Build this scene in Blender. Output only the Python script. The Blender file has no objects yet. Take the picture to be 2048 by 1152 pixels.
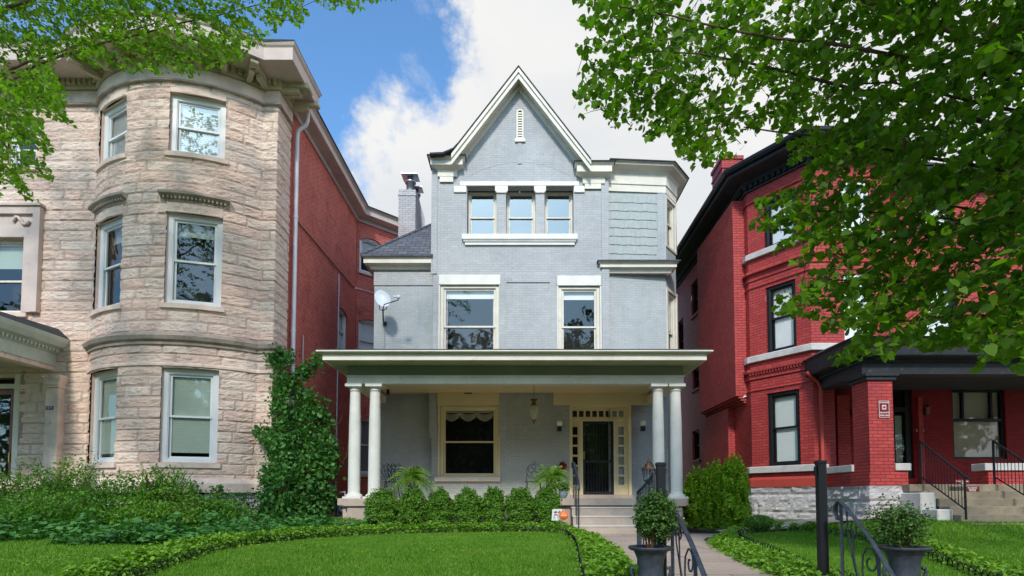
import bpy, math, random
import numpy as np
from mathutils import Vector, Matrix, noise
from mathutils.geometry import intersect_point_tri_2d
random.seed(7); RNG = np.random.default_rng(11)
R = math.radians
S = bpy.context.scene
COL = S.collection

# ------------------------------------------------------------------ camera
F = 1180.0; PPX = 1045.0; PPY = 936.0; PIT = math.atan(60 / F); CZ = 0.82
cam = bpy.data.cameras.new("camera"); camo = bpy.data.objects.new("camera", cam); COL.objects.link(camo)
cam.sensor_width = 36; cam.lens = F / 2048 * 36
cam.shift_x = -(PPX - 1024) / 2048; cam.shift_y = (PPY - 576) / 2048
cam.clip_start = 0.05; cam.clip_end = 2000
camo.location = (0, 0, CZ); camo.rotation_euler = (R(90) + PIT, 0, 0)
S.camera = camo
cp, sp = math.cos(PIT), math.sin(PIT)

# ------------------------------------------------------------------ light
SUN_EL, SUN_AZ = R(38), R(5)           # the sun stands behind the camera, a little to its left
wd = bpy.data.worlds.new("World"); S.world = wd; wd.use_nodes = True
nt = wd.node_tree; nt.nodes.clear()
def N(nt, t, **kw):
    n = nt.nodes.new(t)
    for k, v in kw.items():
        if k == 'inp':
            for a, b in v.items(): n.inputs[a].default_value = b
        else: setattr(n, k, v)
    return n
out = N(nt, 'ShaderNodeOutputWorld'); bg = N(nt, 'ShaderNodeBackground', inp={'Strength': 1.0})
sky = N(nt, 'ShaderNodeTexSky', sky_type='NISHITA', sun_disc=False, sun_elevation=SUN_EL, sun_rotation=R(180) + SUN_AZ)
tc = N(nt, 'ShaderNodeTexCoord')
L = nt.links.new
sc = N(nt, 'ShaderNodeVectorMath', operation='SCALE', inp={'Scale': 0.105}); L(sky.outputs[0], sc.inputs[0])
skb = N(nt, 'ShaderNodeVectorMath', operation='MULTIPLY', inp={1: (.98, 1.45, 1.75)}); L(sc.outputs[0], skb.inputs[0])
def mathn(nt, op, a, b=None, c=None, clamp=False):
    n = nt.nodes.new('ShaderNodeMath'); n.operation = op; n.use_clamp = clamp
    for i, x in enumerate((a, b, c)):
        if x is None: continue
        if isinstance(x, (int, float)): n.inputs[i].default_value = x
        else: nt.links.new(x, n.inputs[i])
    return n.outputs[0]
def noisen(nt, vec, scale, detail=6, rough=.55, dist=0.0, w=None):
    n = nt.nodes.new('ShaderNodeTexNoise'); n.inputs['Scale'].default_value = scale
    n.inputs['Detail'].default_value = detail; n.inputs['Roughness'].default_value = rough
    n.inputs['Distortion'].default_value = dist
    if vec is not None: nt.links.new(vec, n.inputs['Vector'])
    return n.outputs['Fac']
def maprange(nt, v, a, b, c=0., d=1., smooth=True):
    n = nt.nodes.new('ShaderNodeMapRange')
    if smooth: n.interpolation_type = 'SMOOTHSTEP'
    nt.links.new(v, n.inputs[0])
    for i, x in zip((1, 2, 3, 4), (a, b, c, d)): n.inputs[i].default_value = x
    return n.outputs[0]
def raydir(px, py):
    dx = (px - PPX) / F; dy = (PPY - py) / F
    return Vector((dx, cp - dy * sp, sp + dy * cp))
# a great circle through two sky directions is the cumulus bank's western edge
dA, dB = raydir(735, 300).normalized(), raydir(900, 60).normalized()
nv = dA.cross(dB).normalized()
if nv.dot(raydir(1250, 200)) < 0: nv = -nv
dot = N(nt, 'ShaderNodeVectorMath', operation='DOT_PRODUCT', inp={1: nv}); L(tc.outputs['Generated'], dot.inputs[0])
n1 = noisen(nt, tc.outputs['Generated'], 3.2, 10, .6, .2)
n2 = noisen(nt, tc.outputs['Generated'], 11, 8, .62)
n3 = noisen(nt, tc.outputs['Generated'], 4.2, 6, .5, .4)
f = mathn(nt, 'MULTIPLY_ADD', mathn(nt, 'SUBTRACT', n1, .5), .55, dot.outputs['Value'])
f = mathn(nt, 'MULTIPLY_ADD', mathn(nt, 'SUBTRACT', n2, .5), .22, f)
bank = maprange(nt, f, -.025, .05)
wisp = maprange(nt, noisen(nt, tc.outputs['Generated'], 5.5, 9, .65, .5), .53, .70, 0, .75)
west = maprange(nt, dot.outputs['Value'], -.30, -.42)
wisp = mathn(nt, 'MULTIPLY', wisp, mathn(nt, 'MAXIMUM', west, maprange(nt, dot.outputs['Value'], -.12, -.02, 0, .5)))
mask = mathn(nt, 'MAXIMUM', bank, wisp)
cr = N(nt, 'ShaderNodeValToRGB'); L(n3, cr.inputs[0])
e = cr.color_ramp.elements; e[0].position = .36; e[0].color = (.43, .465, .51, 1); e[1].position = .62; e[1].color = (.61, .605, .595, 1)
sepz = N(nt, 'ShaderNodeSeparateXYZ'); L(tc.outputs['Generated'], sepz.inputs[0])
hz = maprange(nt, sepz.outputs['Z'], .25, .62)
up = N(nt, 'ShaderNodeMix', data_type='RGBA'); L(hz, up.inputs['Factor']); up.inputs['A'].default_value = (.46, .50, .55, 1); up.inputs['B'].default_value = (.63, .625, .61, 1)
cmul = N(nt, 'ShaderNodeMix', data_type='RGBA', inp={'Factor': .5}); L(up.outputs['Result'], cmul.inputs['A']); L(cr.outputs[0], cmul.inputs['B'])
# unseen clouds on the sun's side are brightened as added frontal fill
sdir = Vector((-math.sin(SUN_AZ) * math.cos(SUN_EL), -math.cos(SUN_AZ) * math.cos(SUN_EL), math.sin(SUN_EL)))
sdot = N(nt, 'ShaderNodeVectorMath', operation='DOT_PRODUCT', inp={1: sdir}); L(tc.outputs['Generated'], sdot.inputs[0])
sky_fill = maprange(nt, sdot.outputs['Value'], -.05, .85, 1.0, 2.3)
csc = N(nt, 'ShaderNodeVectorMath', operation='SCALE'); L(cmul.outputs['Result'], csc.inputs[0]); L(sky_fill, csc.inputs['Scale'])
mx = N(nt, 'ShaderNodeMix', data_type='RGBA'); L(mask, mx.inputs['Factor']); L(skb.outputs[0], mx.inputs['A']); L(csc.outputs[0], mx.inputs['B'])
L(mx.outputs['Result'], bg.inputs['Color']); L(bg.outputs[0], out.inputs['Surface'])
sun = bpy.data.lights.new("sun", 'SUN'); sun.energy = 2.0; sun.angle = R(6); sun.color = (1, .95, .87)
suno = bpy.data.objects.new("sun", sun); COL.objects.link(suno)
sd = Vector((-math.sin(SUN_AZ) * math.cos(SUN_EL), -math.cos(SUN_AZ) * math.cos(SUN_EL), math.sin(SUN_EL)))
suno.rotation_euler = (-sd).to_track_quat('-Z', 'Y').to_euler()
S.view_settings.view_transform = 'Standard'; S.view_settings.look = 'None'
S.view_settings.exposure = 0.60; S.view_settings.gamma = 1.0

# ------------------------------------------------------------------ measuring helpers
def at(px, py, Y):                      # point of the plane Y = const seen at a pixel of the photo
    d = raydir(px, py); t = Y / d.y
    return d.x * t, CZ + d.z * t
def X_(px, Y, py=700): return at(px, py, Y)[0]
def Z_(py, Y, px=1045): return at(px, py, Y)[1]
def atx(px, py, X):                     # the same on a plane X = const: (Y, Z)
    d = raydir(px, py); t = X / d.x
    return d.y * t, CZ + d.z * t
def gnd(px, py, z=0.0):
    d = raydir(px, py); t = (z - CZ) / d.z
    return d.x * t, d.y * t
def hit(A, B, px, py):                  # ray against the vertical plane through A-B: (distance from A, z)
    A = Vector(A); B = Vector(B); d = raydir(px, py); e = (B - A); l = e.length; e /= l
    den = d.x * e.y - d.y * e.x
    t = (A.x * e.y - A.y * e.x) / den
    p = Vector((d.x * t, d.y * t)); return (p - A).dot(e), CZ + d.z * t
def proj(v):
    x, y, z = v[0], v[1], v[2] - CZ
    dep = y * cp + z * sp; upv = -y * sp + z * cp
    return PPX + F * x / dep, PPY - F * upv / dep

# ------------------------------------------------------------------ mesh helpers
ORG = {}
def tag(o, label=None, cat=None, group=None, kind=None):
    if label: o['label'] = label
    if cat: o['category'] = cat
    if group: o['group'] = group
    if kind: o['kind'] = kind
    return o
def thing(name, label, cat, loc=(0, 0, 0), group=None):
    o = bpy.data.objects.new(name, None); COL.objects.link(o); o.location = loc; o.empty_display_size = .1
    ORG[o.name] = Vector(loc); return tag(o, label, cat, group)
class MB:
    def __init__(s): s.v = []; s.f = []; s.uv = {}; s.sm = set(); s.att = {}
    def add(s, vs, fs, M=None, uvs=None, smooth=False):
        b = len(s.v)
        s.v += [tuple(M @ Vector(p)) for p in vs] if M is not None else [tuple(p) for p in vs]
        for i, q in enumerate(fs):
            if uvs is not None: s.uv[len(s.f)] = uvs[i]
            if smooth: s.sm.add(len(s.f))
            s.f.append(tuple(b + k for k in q))
        return s
    def box(s, x0, y0, z0, x1, y1, z1, M=None):
        if x1 < x0: x0, x1 = x1, x0
        if y1 < y0: y0, y1 = y1, y0
        if z1 < z0: z0, z1 = z1, z0
        v = [(x, y, z) for z in (z0, z1) for y in (y0, y1) for x in (x0, x1)]
        return s.add(v, [(0, 2, 3, 1), (4, 5, 7, 6), (0, 1, 5, 4), (2, 6, 7, 3), (0, 4, 6, 2), (1, 3, 7, 5)], M)
    def prism(s, poly, y0, y1, M=None):   # polygon in (x,z), extruded along y
        n = len(poly); ar = sum(poly[i][0] * poly[(i + 1) % n][1] - poly[(i + 1) % n][0] * poly[i][1] for i in range(n))
        if ar < 0: poly = poly[::-1]
        v = [(x, y0, z) for x, z in poly] + [(x, y1, z) for x, z in poly]
        fs = [tuple(range(n)), tuple(range(2 * n - 1, n - 1, -1))] + [(i, i + n, (i + 1) % n + n, (i + 1) % n) for i in range(n)]
        return s.add(v, fs, M)
    def slab(s, poly, z0, z1):            # polygon in (x,y), extruded along z
        n = len(poly); ar = sum(poly[i][0] * poly[(i + 1) % n][1] - poly[(i + 1) % n][0] * poly[i][1] for i in range(n))
        if ar < 0: poly = poly[::-1]
        v = [(x, y, z0) for x, y in poly] + [(x, y, z1) for x, y in poly]
        fs = [tuple(range(n - 1, -1, -1)), tuple(range(n, 2 * n))] + [(i, (i + 1) % n, (i + 1) % n + n, i + n) for i in range(n)]
        return s.add(v, fs)
    def tube(s, pts, r, n=7, M=None, flat=None):
        pts = [Vector(p) for p in pts]; m = len(pts)
        rs = r if isinstance(r, (list, tuple)) else [r] * m
        vs = []; fs = []; a0 = None
        for i, p in enumerate(pts):
            t = (pts[min(i + 1, m - 1)] - pts[max(i - 1, 0)])
            t = t.normalized() if t.length > 1e-9 else Vector((0, 0, 1))
            if a0 is None:
                a0 = t.orthogonal().normalized() if flat is None else Vector(flat)
            a = a0 - t * a0.dot(t); a = a.normalized() if a.length > 1e-6 else t.orthogonal().normalized(); a0 = a; b = t.cross(a)
            for k in range(n):
                w = 2 * math.pi * k / n + (math.pi / 4 if n == 4 else 0); fl = .35 if flat is not None else 1
                vs.append(p + a * math.cos(w) * rs[i] + b * math.sin(w) * rs[i] * fl)
        for i in range(m - 1):
            for k in range(n): fs.append((i * n + k, i * n + (k + 1) % n, (i + 1) * n + (k + 1) % n, (i + 1) * n + k))
        s.add(vs, fs, M, smooth=n > 4)
        s.add([vs[k] for k in range(n)], [tuple(range(n - 1, -1, -1))], M); s.add([vs[(m - 1) * n + k] for k in range(n)], [tuple(range(n))], M)
        return s
    def lathe(s, prof, c=(0, 0, 0), n=20, M=None, rib=0):
        vs = []; fs = []; m = len(prof)
        for r, z in prof:
            for k in range(n):
                w = 2 * math.pi * k / n; rr = r * (1 + (rib * (k % 2)))
                vs.append((c[0] + rr * math.cos(w), c[1] + rr * math.sin(w), c[2] + z))
        for i in range(m - 1):
            for k in range(n): fs.append((i * n + k, i * n + (k + 1) % n, (i + 1) * n + (k + 1) % n, (i + 1) * n + k))
        s.add(vs, fs, M, smooth=True)
        s.add(vs[:n], [tuple(range(n - 1, -1, -1))], M); s.add(vs[-n:], [tuple(range(n))], M)
        return s
    def ball(s, c, r, n=12, M=None, sz=1.0):
        return s.lathe([(max(r * math.sin(math.pi * i / 8), .0005), -r * sz * math.cos(math.pi * i / 8)) for i in range(9)], c, n, M)
    def sweep(s, path, prof, closed_ends=True):   # prof: (outward, z); outward is right of the travel direction
        m = len(path); P = [Vector(p) for p in path]; n = len(prof); vs = []
        for i in range(m):
            d0 = (P[i] - P[i - 1]).normalized() if i > 0 else None
            d1 = (P[i + 1] - P[i]).normalized() if i < m - 1 else None
            n0 = Vector((d0.y, -d0.x)) if d0 else None; n1 = Vector((d1.y, -d1.x)) if d1 else None
            if n0 is None: nn = n1
            elif n1 is None: nn = n0
            else:
                b = (n0 + n1).normalized(); nn = b / max(b.dot(n0), .35)
            for o, z in prof: vs.append((P[i].x + nn.x * o, P[i].y + nn.y * o, z))
        ar = sum(prof[i][0] * prof[(i + 1) % n][1] - prof[(i + 1) % n][0] * prof[i][1] for i in range(n))
        fs = []
        for i in range(m - 1):
            for k in range(n):
                q = (i * n + k, (i + 1) * n + k, (i + 1) * n + (k + 1) % n, i * n + (k + 1) % n)
                fs.append(q if ar > 0 else q[::-1])
        if closed_ends:
            a = tuple(range(n)); b = tuple((m - 1) * n + k for k in range(n))
            fs.append(a[::-1] if ar > 0 else a); fs.append(b if ar > 0 else b[::-1])
        return s.add(vs, fs)
    def build(s, name, mat, parent=None, bevel=0, origin=None):
        me = bpy.data.meshes.new(name)
        o = bpy.data.objects.new(name, me); COL.objects.link(o)
        org = ORG[parent.name] if parent else Vector(origin or (0, 0, 0))
        V = np.array(s.v, dtype=np.float64).reshape(-1, 3)
        me.from_pydata((V - np.array(org)).tolist(), [], s.f)
        uvl = me.uv_layers.new(name="UVMap"); nl = len(me.loops); uv = np.zeros((nl, 2))
        li = 0
        for fi, q in enumerate(s.f):
            if fi in s.uv:
                for k, c in enumerate(s.uv[fi]): uv[li + k] = c
            else:
                a, b, c = V[q[0]], V[q[1]], V[q[2]]
                nn = np.cross(b - a, c - a); ln = np.linalg.norm(nn)
                if ln < 1e-12 and len(q) > 3: nn = np.cross(c - a, V[q[3]] - a); ln = np.linalg.norm(nn)
                nn = nn / (ln + 1e-12)
                if abs(nn[2]) > .8:
                    for k, vi in enumerate(q): uv[li + k] = (V[vi][0], V[vi][1])
                else:
                    h = math.hypot(nn[0], nn[1]); t = (-nn[1] / h, nn[0] / h)
                    for k, vi in enumerate(q): uv[li + k] = (V[vi][0] * t[0] + V[vi][1] * t[1], V[vi][2])
            li += len(q)
        uvl.data.foreach_set('uv', uv.ravel())
        if s.sm:
            me.polygons.foreach_set('use_smooth', [i in s.sm for i in range(len(s.f))])
        for k, vals in s.att.items():
            at_ = me.attributes.new(k, 'FLOAT', 'POINT'); full = np.zeros(len(s.v)); full[:len(vals)] = vals; at_.data.foreach_set('value', full)
        me.materials.append(mat if not isinstance(mat, str) else M_[mat])
        me.update()
        if parent: o.parent = parent; ORG[o.name] = org
        else: o.location = org; ORG[o.name] = org
        if bevel:
            bv = o.modifiers.new('bevel', 'BEVEL'); bv.width = bevel; bv.segments = 1; bv.limit_method = 'ANGLE'; bv.angle_limit = R(50)
        return o
def one(mb, name, mat, label, cat, origin, group=None, kind=None, **kw):
    o = mb.build(name, mat, None, origin=origin, **kw); return tag(o, label, cat, group, kind)
def kids(o): return [c for c in bpy.data.objects if c.parent == o]
def copy_tree(o, parent=None):
    c = o.copy(); COL.objects.link(c); c.parent = parent
    for ch in kids(o): copy_tree(ch, c)
    return c

def wall(mb, path, z0, z1, ops=(), reveal=.2, step=None, disp=None, u_off=0):
    """vertical wall along a plan path with rectangular openings (u0,u1,z0,z1)"""
    P = [Vector(p) for p in path]; cu = [0]
    for i in range(1, len(P)): cu.append(cu[-1] + (P[i] - P[i - 1]).length)
    us = set(cu); zs = {z0, z1}
    for a, b, c, d in ops: us |= {a, b}; zs |= {c, d}
    us = sorted(us); zs = sorted(z for z in zs if z0 <= z <= z1)
    def fill(v, st):
        o = [v[0]]
        for a, b in zip(v, v[1:]):
            if b - a < 1e-4: continue
            k = max(1, int(round((b - a) / st))) if st else 1
            o += [a + (b - a) * j / k for j in range(1, k + 1)]
        return o
    us = fill(us, step); zs = fill(zs, step * .8 if step else None)
    def pt(u):
        for i in range(len(P) - 1):
            if u <= cu[i + 1] + 1e-6 or i == len(P) - 2:
                d = (P[i + 1] - P[i]).normalized(); p = P[i] + d * (u - cu[i]); n = Vector((d.y, -d.x))
                if abs(u - cu[i + 1]) < 1e-4 and i < len(P) - 2:
                    d2 = (P[i + 2] - P[i + 1]).normalized(); n = (n + Vector((d2.y, -d2.x))).normalized()
                return p, n
    vs = []; A = []; B = []; nz = len(zs)
    for u in us:
        p, n = pt(u)
        for z in zs:
            d, j, r = disp(u, z) if disp else (0, 0, 0)
            vs.append((p.x + n.x * d, p.y + n.y * d, z)); A.append(j); B.append(r)
    fs = []; uvs = []
    for i in range(len(us) - 1):
        um = (us[i] + us[i + 1]) / 2
        for k in range(nz - 1):
            zm = (zs[k] + zs[k + 1]) / 2
            if any(a < um < b and c < zm < d for a, b, c, d in ops): continue
            fs.append((i * nz + k, (i + 1) * nz + k, (i + 1) * nz + k + 1, i * nz + k + 1))
            uvs.append([(us[i] + u_off, zs[k]), (us[i + 1] + u_off, zs[k]), (us[i + 1] + u_off, zs[k + 1]), (us[i] + u_off, zs[k + 1])])
    if disp: mb.att['joint'] = A; mb.att['rnd'] = B
    mb.add(vs, fs, uvs=uvs)
    for a, b, c, d in ops:
        pa, na = pt(a + 1e-3); pb, nb = pt(b - 1e-3); nn = (na + nb).normalized() * -reveal
        q = [(pa.x, pa.y), (pb.x, pb.y)]; r = [(pa.x + nn.x, pa.y + nn.y), (pb.x + nn.x, pb.y + nn.y)]
        e = .004
        q = [(x - nn.x / reveal * -e, y - nn.y / reveal * -e) for x, y in q]
        vv = [(*q[0], c), (*q[1], c), (*q[1], d), (*q[0], d), (*r[0], c), (*r[1], c), (*r[1], d), (*r[0], d)]
        mb.add(vv, [(0, 1, 5, 4), (3, 7, 6, 2), (0, 4, 7, 3), (1, 2, 6, 5)])
    return pt, cu[-1]
def frame_at(pt, u0, u1, z):            # local frame: x along the wall, y inward, z up, origin lower left of an opening
    p0, _ = pt(u0 + 1e-3); p1, _ = pt(u1 - 1e-3); d = (p1 - p0).normalized()
    M = Matrix(((d.x, -d.y, 0, p0.x), (d.y, d.x, 0, p0.y), (0, 0, 1, z), (0, 0, 0, 1)))
    return M, (p1 - p0).length
# ------------------------------------------------------------------ materials
M_ = {}
def mat(name):
    m = bpy.data.materials.new(name); m.use_nodes = True; n = m.node_tree; n.nodes.clear()
    o = n.nodes.new('ShaderNodeOutputMaterial'); b = n.nodes.new('ShaderNodeBsdfPrincipled'); n.links.new(b.outputs[0], o.inputs[0])
    M_[name] = m; return m, n, b, o
def c4(c): return (c[0], c[1], c[2], 1)
def mixc(n, f, a, b, mode='MIX'):
    x = n.nodes.new('ShaderNodeMix'); x.data_type = 'RGBA'; x.blend_type = mode
    for k, v in (('Factor', f), ('A', a), ('B', b)):
        i = x.inputs[k]
        if k != 'Factor':
            i = [q for q in x.inputs if q.name == k and q.type == 'RGBA'][0]
        if isinstance(v, (int, float)): i.default_value = v
        elif isinstance(v, tuple): i.default_value = c4(v)
        else: n.links.new(v, i)
    return [q for q in x.outputs if q.type == 'RGBA'][0]
def bump(n, b, h, st, dist=.02):
    x = n.nodes.new('ShaderNodeBump'); x.inputs['Strength'].default_value = st; x.inputs['Distance'].default_value = dist
    n.links.new(h, x.inputs['Height']); n.links.new(x.outputs[0], b.inputs['Normal'])
def objc(n): return n.nodes.new('ShaderNodeTexCoord').outputs['Object']
def uvc(n): return n.nodes.new('ShaderNodeTexCoord').outputs['UV']
def plain(name, c, rough=.6, var=.12, sc=3.0, metal=0, bmp=.15, dirt=None, spec=.4):
    m, n, b, o = mat(name); co = objc(n)
    f = noisen(n, co, sc, 6, .6)
    col = mixc(n, maprange(n, f, .3, .7), tuple(x * (1 - var) for x in c), tuple(min(1, x * (1 + var * .6)) for x in c))
    if dirt:
        col = mixc(n, maprange(n, noisen(n, co, sc * 2.3, 8, .7), .56, .74, 0, .7), col, dirt)
    n.links.new(col, b.inputs['Base Color']); b.inputs['Roughness'].default_value = rough; b.inputs['Metallic'].default_value = metal
    b.inputs['Specular IOR Level'].default_value = spec
    if bmp: bump(n, b, noisen(n, co, sc * 14, 4, .6), bmp, .004)
    return m
def brick(name, c1, c2, mortar, w=.215, h=.073, ms=.006, bs=.5, patch=None, spec=.25, rough=.75, stain=None):
    m, n, b, o = mat(name); uv = uvc(n)
    t = n.nodes.new('ShaderNodeTexBrick'); n.links.new(uv, t.inputs['Vector'])
    for k, v in (('Scale', 1), ('Mortar Size', ms), ('Mortar Smooth', .3), ('Bias', 0), ('Brick Width', w), ('Row Height', h)): t.inputs[k].default_value = v
    t.inputs['Color1'].default_value = c4(c1); t.inputs['Color2'].default_value = c4(c2); t.inputs['Mortar'].default_value = c4(mortar)
    co = objc(n)
    col = mixc(n, maprange(n, noisen(n, co, .7, 5, .6), .3, .7, 0, .55), t.outputs[0], mixc(n, 1.0, t.outputs[0], (.72, .72, .74), 'MULTIPLY'))
    col = mixc(n, maprange(n, noisen(n, co, 6, 8, .7), .35, .7, 0, .35), col, mixc(n, 1.0, col, (1.25, 1.22, 1.2), 'MULTIPLY'))
    mpv = n.nodes.new('ShaderNodeMapping'); mpv.inputs['Scale'].default_value = (1, 1, .12); n.links.new(co, mpv.inputs[0])
    col = mixc(n, maprange(n, noisen(n, mpv.outputs[0], 4.5, 7, .7, .2), .52, .72, 0, .45), col, mixc(n, 1.0, col, (.78, .77, .74), 'MULTIPLY'))
    if patch: col = mixc(n, maprange(n, noisen(n, co, 2.6, 9, .72, .3), .66, .70, 0, .8), col, patch)
    if stain: col = mixc(n, maprange(n, noisen(n, co, 1.3, 9, .7, .5), .52, .68, 0, .65), col, stain)
    n.links.new(col, b.inputs['Base Color']); b.inputs['Roughness'].default_value = rough; b.inputs['Specular IOR Level'].default_value = spec
    hgt = mathn(n, 'MULTIPLY_ADD', noisen(n, co, 22, 6, .7), .45, mathn(n, 'SUBTRACT', 1.0, t.outputs['Fac']))
    bump(n, b, hgt, bs, .008)
    return m
brick('gray_brick', (.455, .46, .462), (.505, .51, .512), (.36, .365, .368), bs=.5, ms=.005, patch=(.50, .46, .45))
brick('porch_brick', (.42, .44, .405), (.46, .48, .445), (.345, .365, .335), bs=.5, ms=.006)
brick('gray_panel', (.45, .475, .475), (.49, .515, .51), (.37, .39, .395), bs=.45, ms=.005)
brick('chimney_brick', (.46, .45, .46), (.55, .54, .55), (.33, .31, .31), bs=.7, ms=.008, stain=(.42, .20, .15))
brick('red_brick', (.66, .125, .085), (.50, .075, .06), (.60, .30, .24), ms=.009, bs=.6, stain=(.30, .06, .06))
brick('red_paint', (.53, .070, .060), (.42, .045, .044), (.21, .025, .022), ms=.008, bs=.8, patch=(.55, .16, .13), stain=(.30, .035, .045), spec=.35, rough=.6)
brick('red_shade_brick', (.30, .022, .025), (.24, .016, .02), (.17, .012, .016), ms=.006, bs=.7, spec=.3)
# rock faced stone: joints and blocks come from the mesh itself
def stone(name, a, b2, joint, stain, bs=.8):
    m, n, b, o = mat(name); co = objc(n)
    aj = n.nodes.new('ShaderNodeAttribute'); aj.attribute_name = 'joint'; ar = n.nodes.new('ShaderNodeAttribute'); ar.attribute_name = 'rnd'
    col = mixc(n, ar.outputs['Fac'], a, b2)
    col = mixc(n, maprange(n, noisen(n, co, 5, 8, .7, .4), .42, .74, 0, .55), col, tuple(x * .72 for x in a))
    mp = n.nodes.new('ShaderNodeMapping'); mp.inputs['Scale'].default_value = (1, 1, 3.5); n.links.new(co, mp.inputs[0])
    streak = noisen(n, mp.outputs[0], 6.5, 9, .72, .8)
    col = mixc(n, maprange(n, streak, .60, .72, 0, .45), col, stain)
    col = mixc(n, aj.outputs['Fac'], col, joint)
    n.links.new(col, b.inputs['Base Color']); b.inputs['Roughness'].default_value = .88; b.inputs['Specular IOR Level'].default_value = .2
    bump(n, b, mathn(n, 'ADD', noisen(n, mp.outputs[0], 9, 10, .7, .3), mathn(n, 'MULTIPLY', noisen(n, co, 28, 6, .7), .4)), bs, .05)
stone('stone', (.84, .60, .49), (.93, .75, .63), (.60, .47, .39), (.34, .24, .18))
stone('base_stone', (.55, .50, .50), (.70, .66, .65), (.62, .56, .54), (.36, .25, .22), .9)
plain('smooth_stone', (.78, .61, .51), .85, .2, 2.2, bmp=.3, dirt=(.27, .22, .17))
plain('stained_stone', (.44, .36, .30), .9, .3, 3.0, bmp=.4, dirt=(.14, .11, .08))
plain('pink_trim', (.62, .50, .44), .7, .12, 1.5, dirt=(.42, .34, .27))
plain('tan_trim', (.56, .48, .33), .7, .2, 2.0, dirt=(.30, .28, .18))
plain('cream', (.74, .69, .58), .5, .10, 1.8, dirt=(.55, .49, .38))
plain('cream_yellow', (.76, .64, .37), .55, .06, 1.2)
plain('white_paint', (.78, .79, .78), .45, .05, 1.5)
plain('lintel_white', (.78, .75, .67), .55, .07, 3, dirt=(.62, .58, .49))
plain('pale_column', (.68, .66, .60), .45, .08, 2.5, dirt=(.54, .51, .44))
plain('green_frieze', (.21, .23, .16), .45, .1, 1.0)
plain('gutter_green', (.48, .48, .30), .5, .12, 2, dirt=(.34, .33, .2))
plain('mint_paint', (.50, .56, .50), .55, .12, 2.0, dirt=(.34, .33, .26))
plain('black_paint', (.008, .009, .011), .5, .3, 4.0, bmp=.3, spec=.35)
plain('iron', (.030, .040, .055), .45, .45, 18, bmp=.7, spec=.5, dirt=(.11, .12, .14))
plain('black_trim', (.019, .021, .026), .55, .3, 3, dirt=(.12, .12, .13))
plain('asphalt_edge', (.05, .05, .055), .8)
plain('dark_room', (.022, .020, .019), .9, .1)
plain('terracotta_soil', (.16, .07, .04), .95, .3, 12)
plain('concrete', (.45, .35, .285), .9, .14, 1.3, bmp=.5, dirt=(.36, .30, .25))
brick('walk_slab', (.46, .355, .285), (.42, .325, .26), (.17, .13, .10), w=1.45, h=1.25, ms=.012, bs=.5, stain=(.34, .27, .21), rough=.9)
plain('step_stone', (.48, .385, .31), .85, .14, 2, bmp=.3, dirt=(.33, .28, .23))
plain('step_nose', (.62, .58, .53), .8, .1, 2)
plain('mossy_step', (.27, .22, .155), .9, .3, 2.2, bmp=.4, dirt=(.035, .045, .02))
plain('sill_stone', (.56, .53, .50), .85, .15, 3, dirt=(.34, .32, .29))
plain('sill_pink', (.64, .55, .48), .8, .1, 3)
plain('galvanised', (.50, .52, .55), .35, .2, 5, metal=.9)
plain('downpipe_white', (.70, .72, .76), .4, .06, 2)
plain('downpipe_red', (.48, .07, .05), .45, .1, 2)
plain('blind_white', (.86, .87, .85), .8, .05)
plain('board_tan', (.50, .47, .36), .8, .12, 1.2)
plain('curtain_cream', (.60, .56, .42), .85, .1, 6)
plain('dish_white', (.66, .70, .74), .4, .05)
plain('wood_red', (.23, .055, .02), .35, .2, 4, spec=.5)
plain('brass', (.55, .36, .10), .3, .1, metal=1)
plain('lantern_copper', (.20, .10, .045), .45, .3, 8, metal=.6)
plain('sign_red', (.15, .012, .016), .5, .05)
plain('sign_white', (.72, .72, .70), .5, .03)
plain('sign_orange', (.75, .17, .02), .45, .03)
plain('sign_dark', (.03, .05, .06), .5, .03)
plain('sign_teal', (.30, .50, .50), .5, .03)
plain('sign_text_red', (.62, .10, .12), .5, .03)
plain('sign_pink', (.70, .48, .46), .5, .03)
plain('plaque_blue', (.035, .05, .09), .4, .03)
plain('meter_grey', (.20, .23, .27), .5, .1)
plain('bark', (.085, .055, .035), .95, .35, 9, bmp=.8)
plain('twig', (.10, .06, .035), .9, .2, 9)
plain('stem_green', (.10, .16, .04), .8, .2, 9)
plain('flower_white', (.80, .80, .76), .6, .03)
plain('flower_red', (.35, .03, .02), .6, .2)
plain('soil', (.060, .036, .024), .97, .4, 10, bmp=1)
plain('asphalt', (.05, .05, .052), .9, .2, 3, bmp=.4)
m, n, b, o = mat('lantern_glass'); b.inputs['Base Color'].default_value = (.62, .56, .34, 1); b.inputs['Roughness'].default_value = .15; b.inputs['Alpha'].default_value = .55
m, n, b, o = mat('globe_glass'); b.inputs['Base Color'].default_value = (.90, .88, .80, 1); b.inputs['Roughness'].default_value = .25
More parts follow.
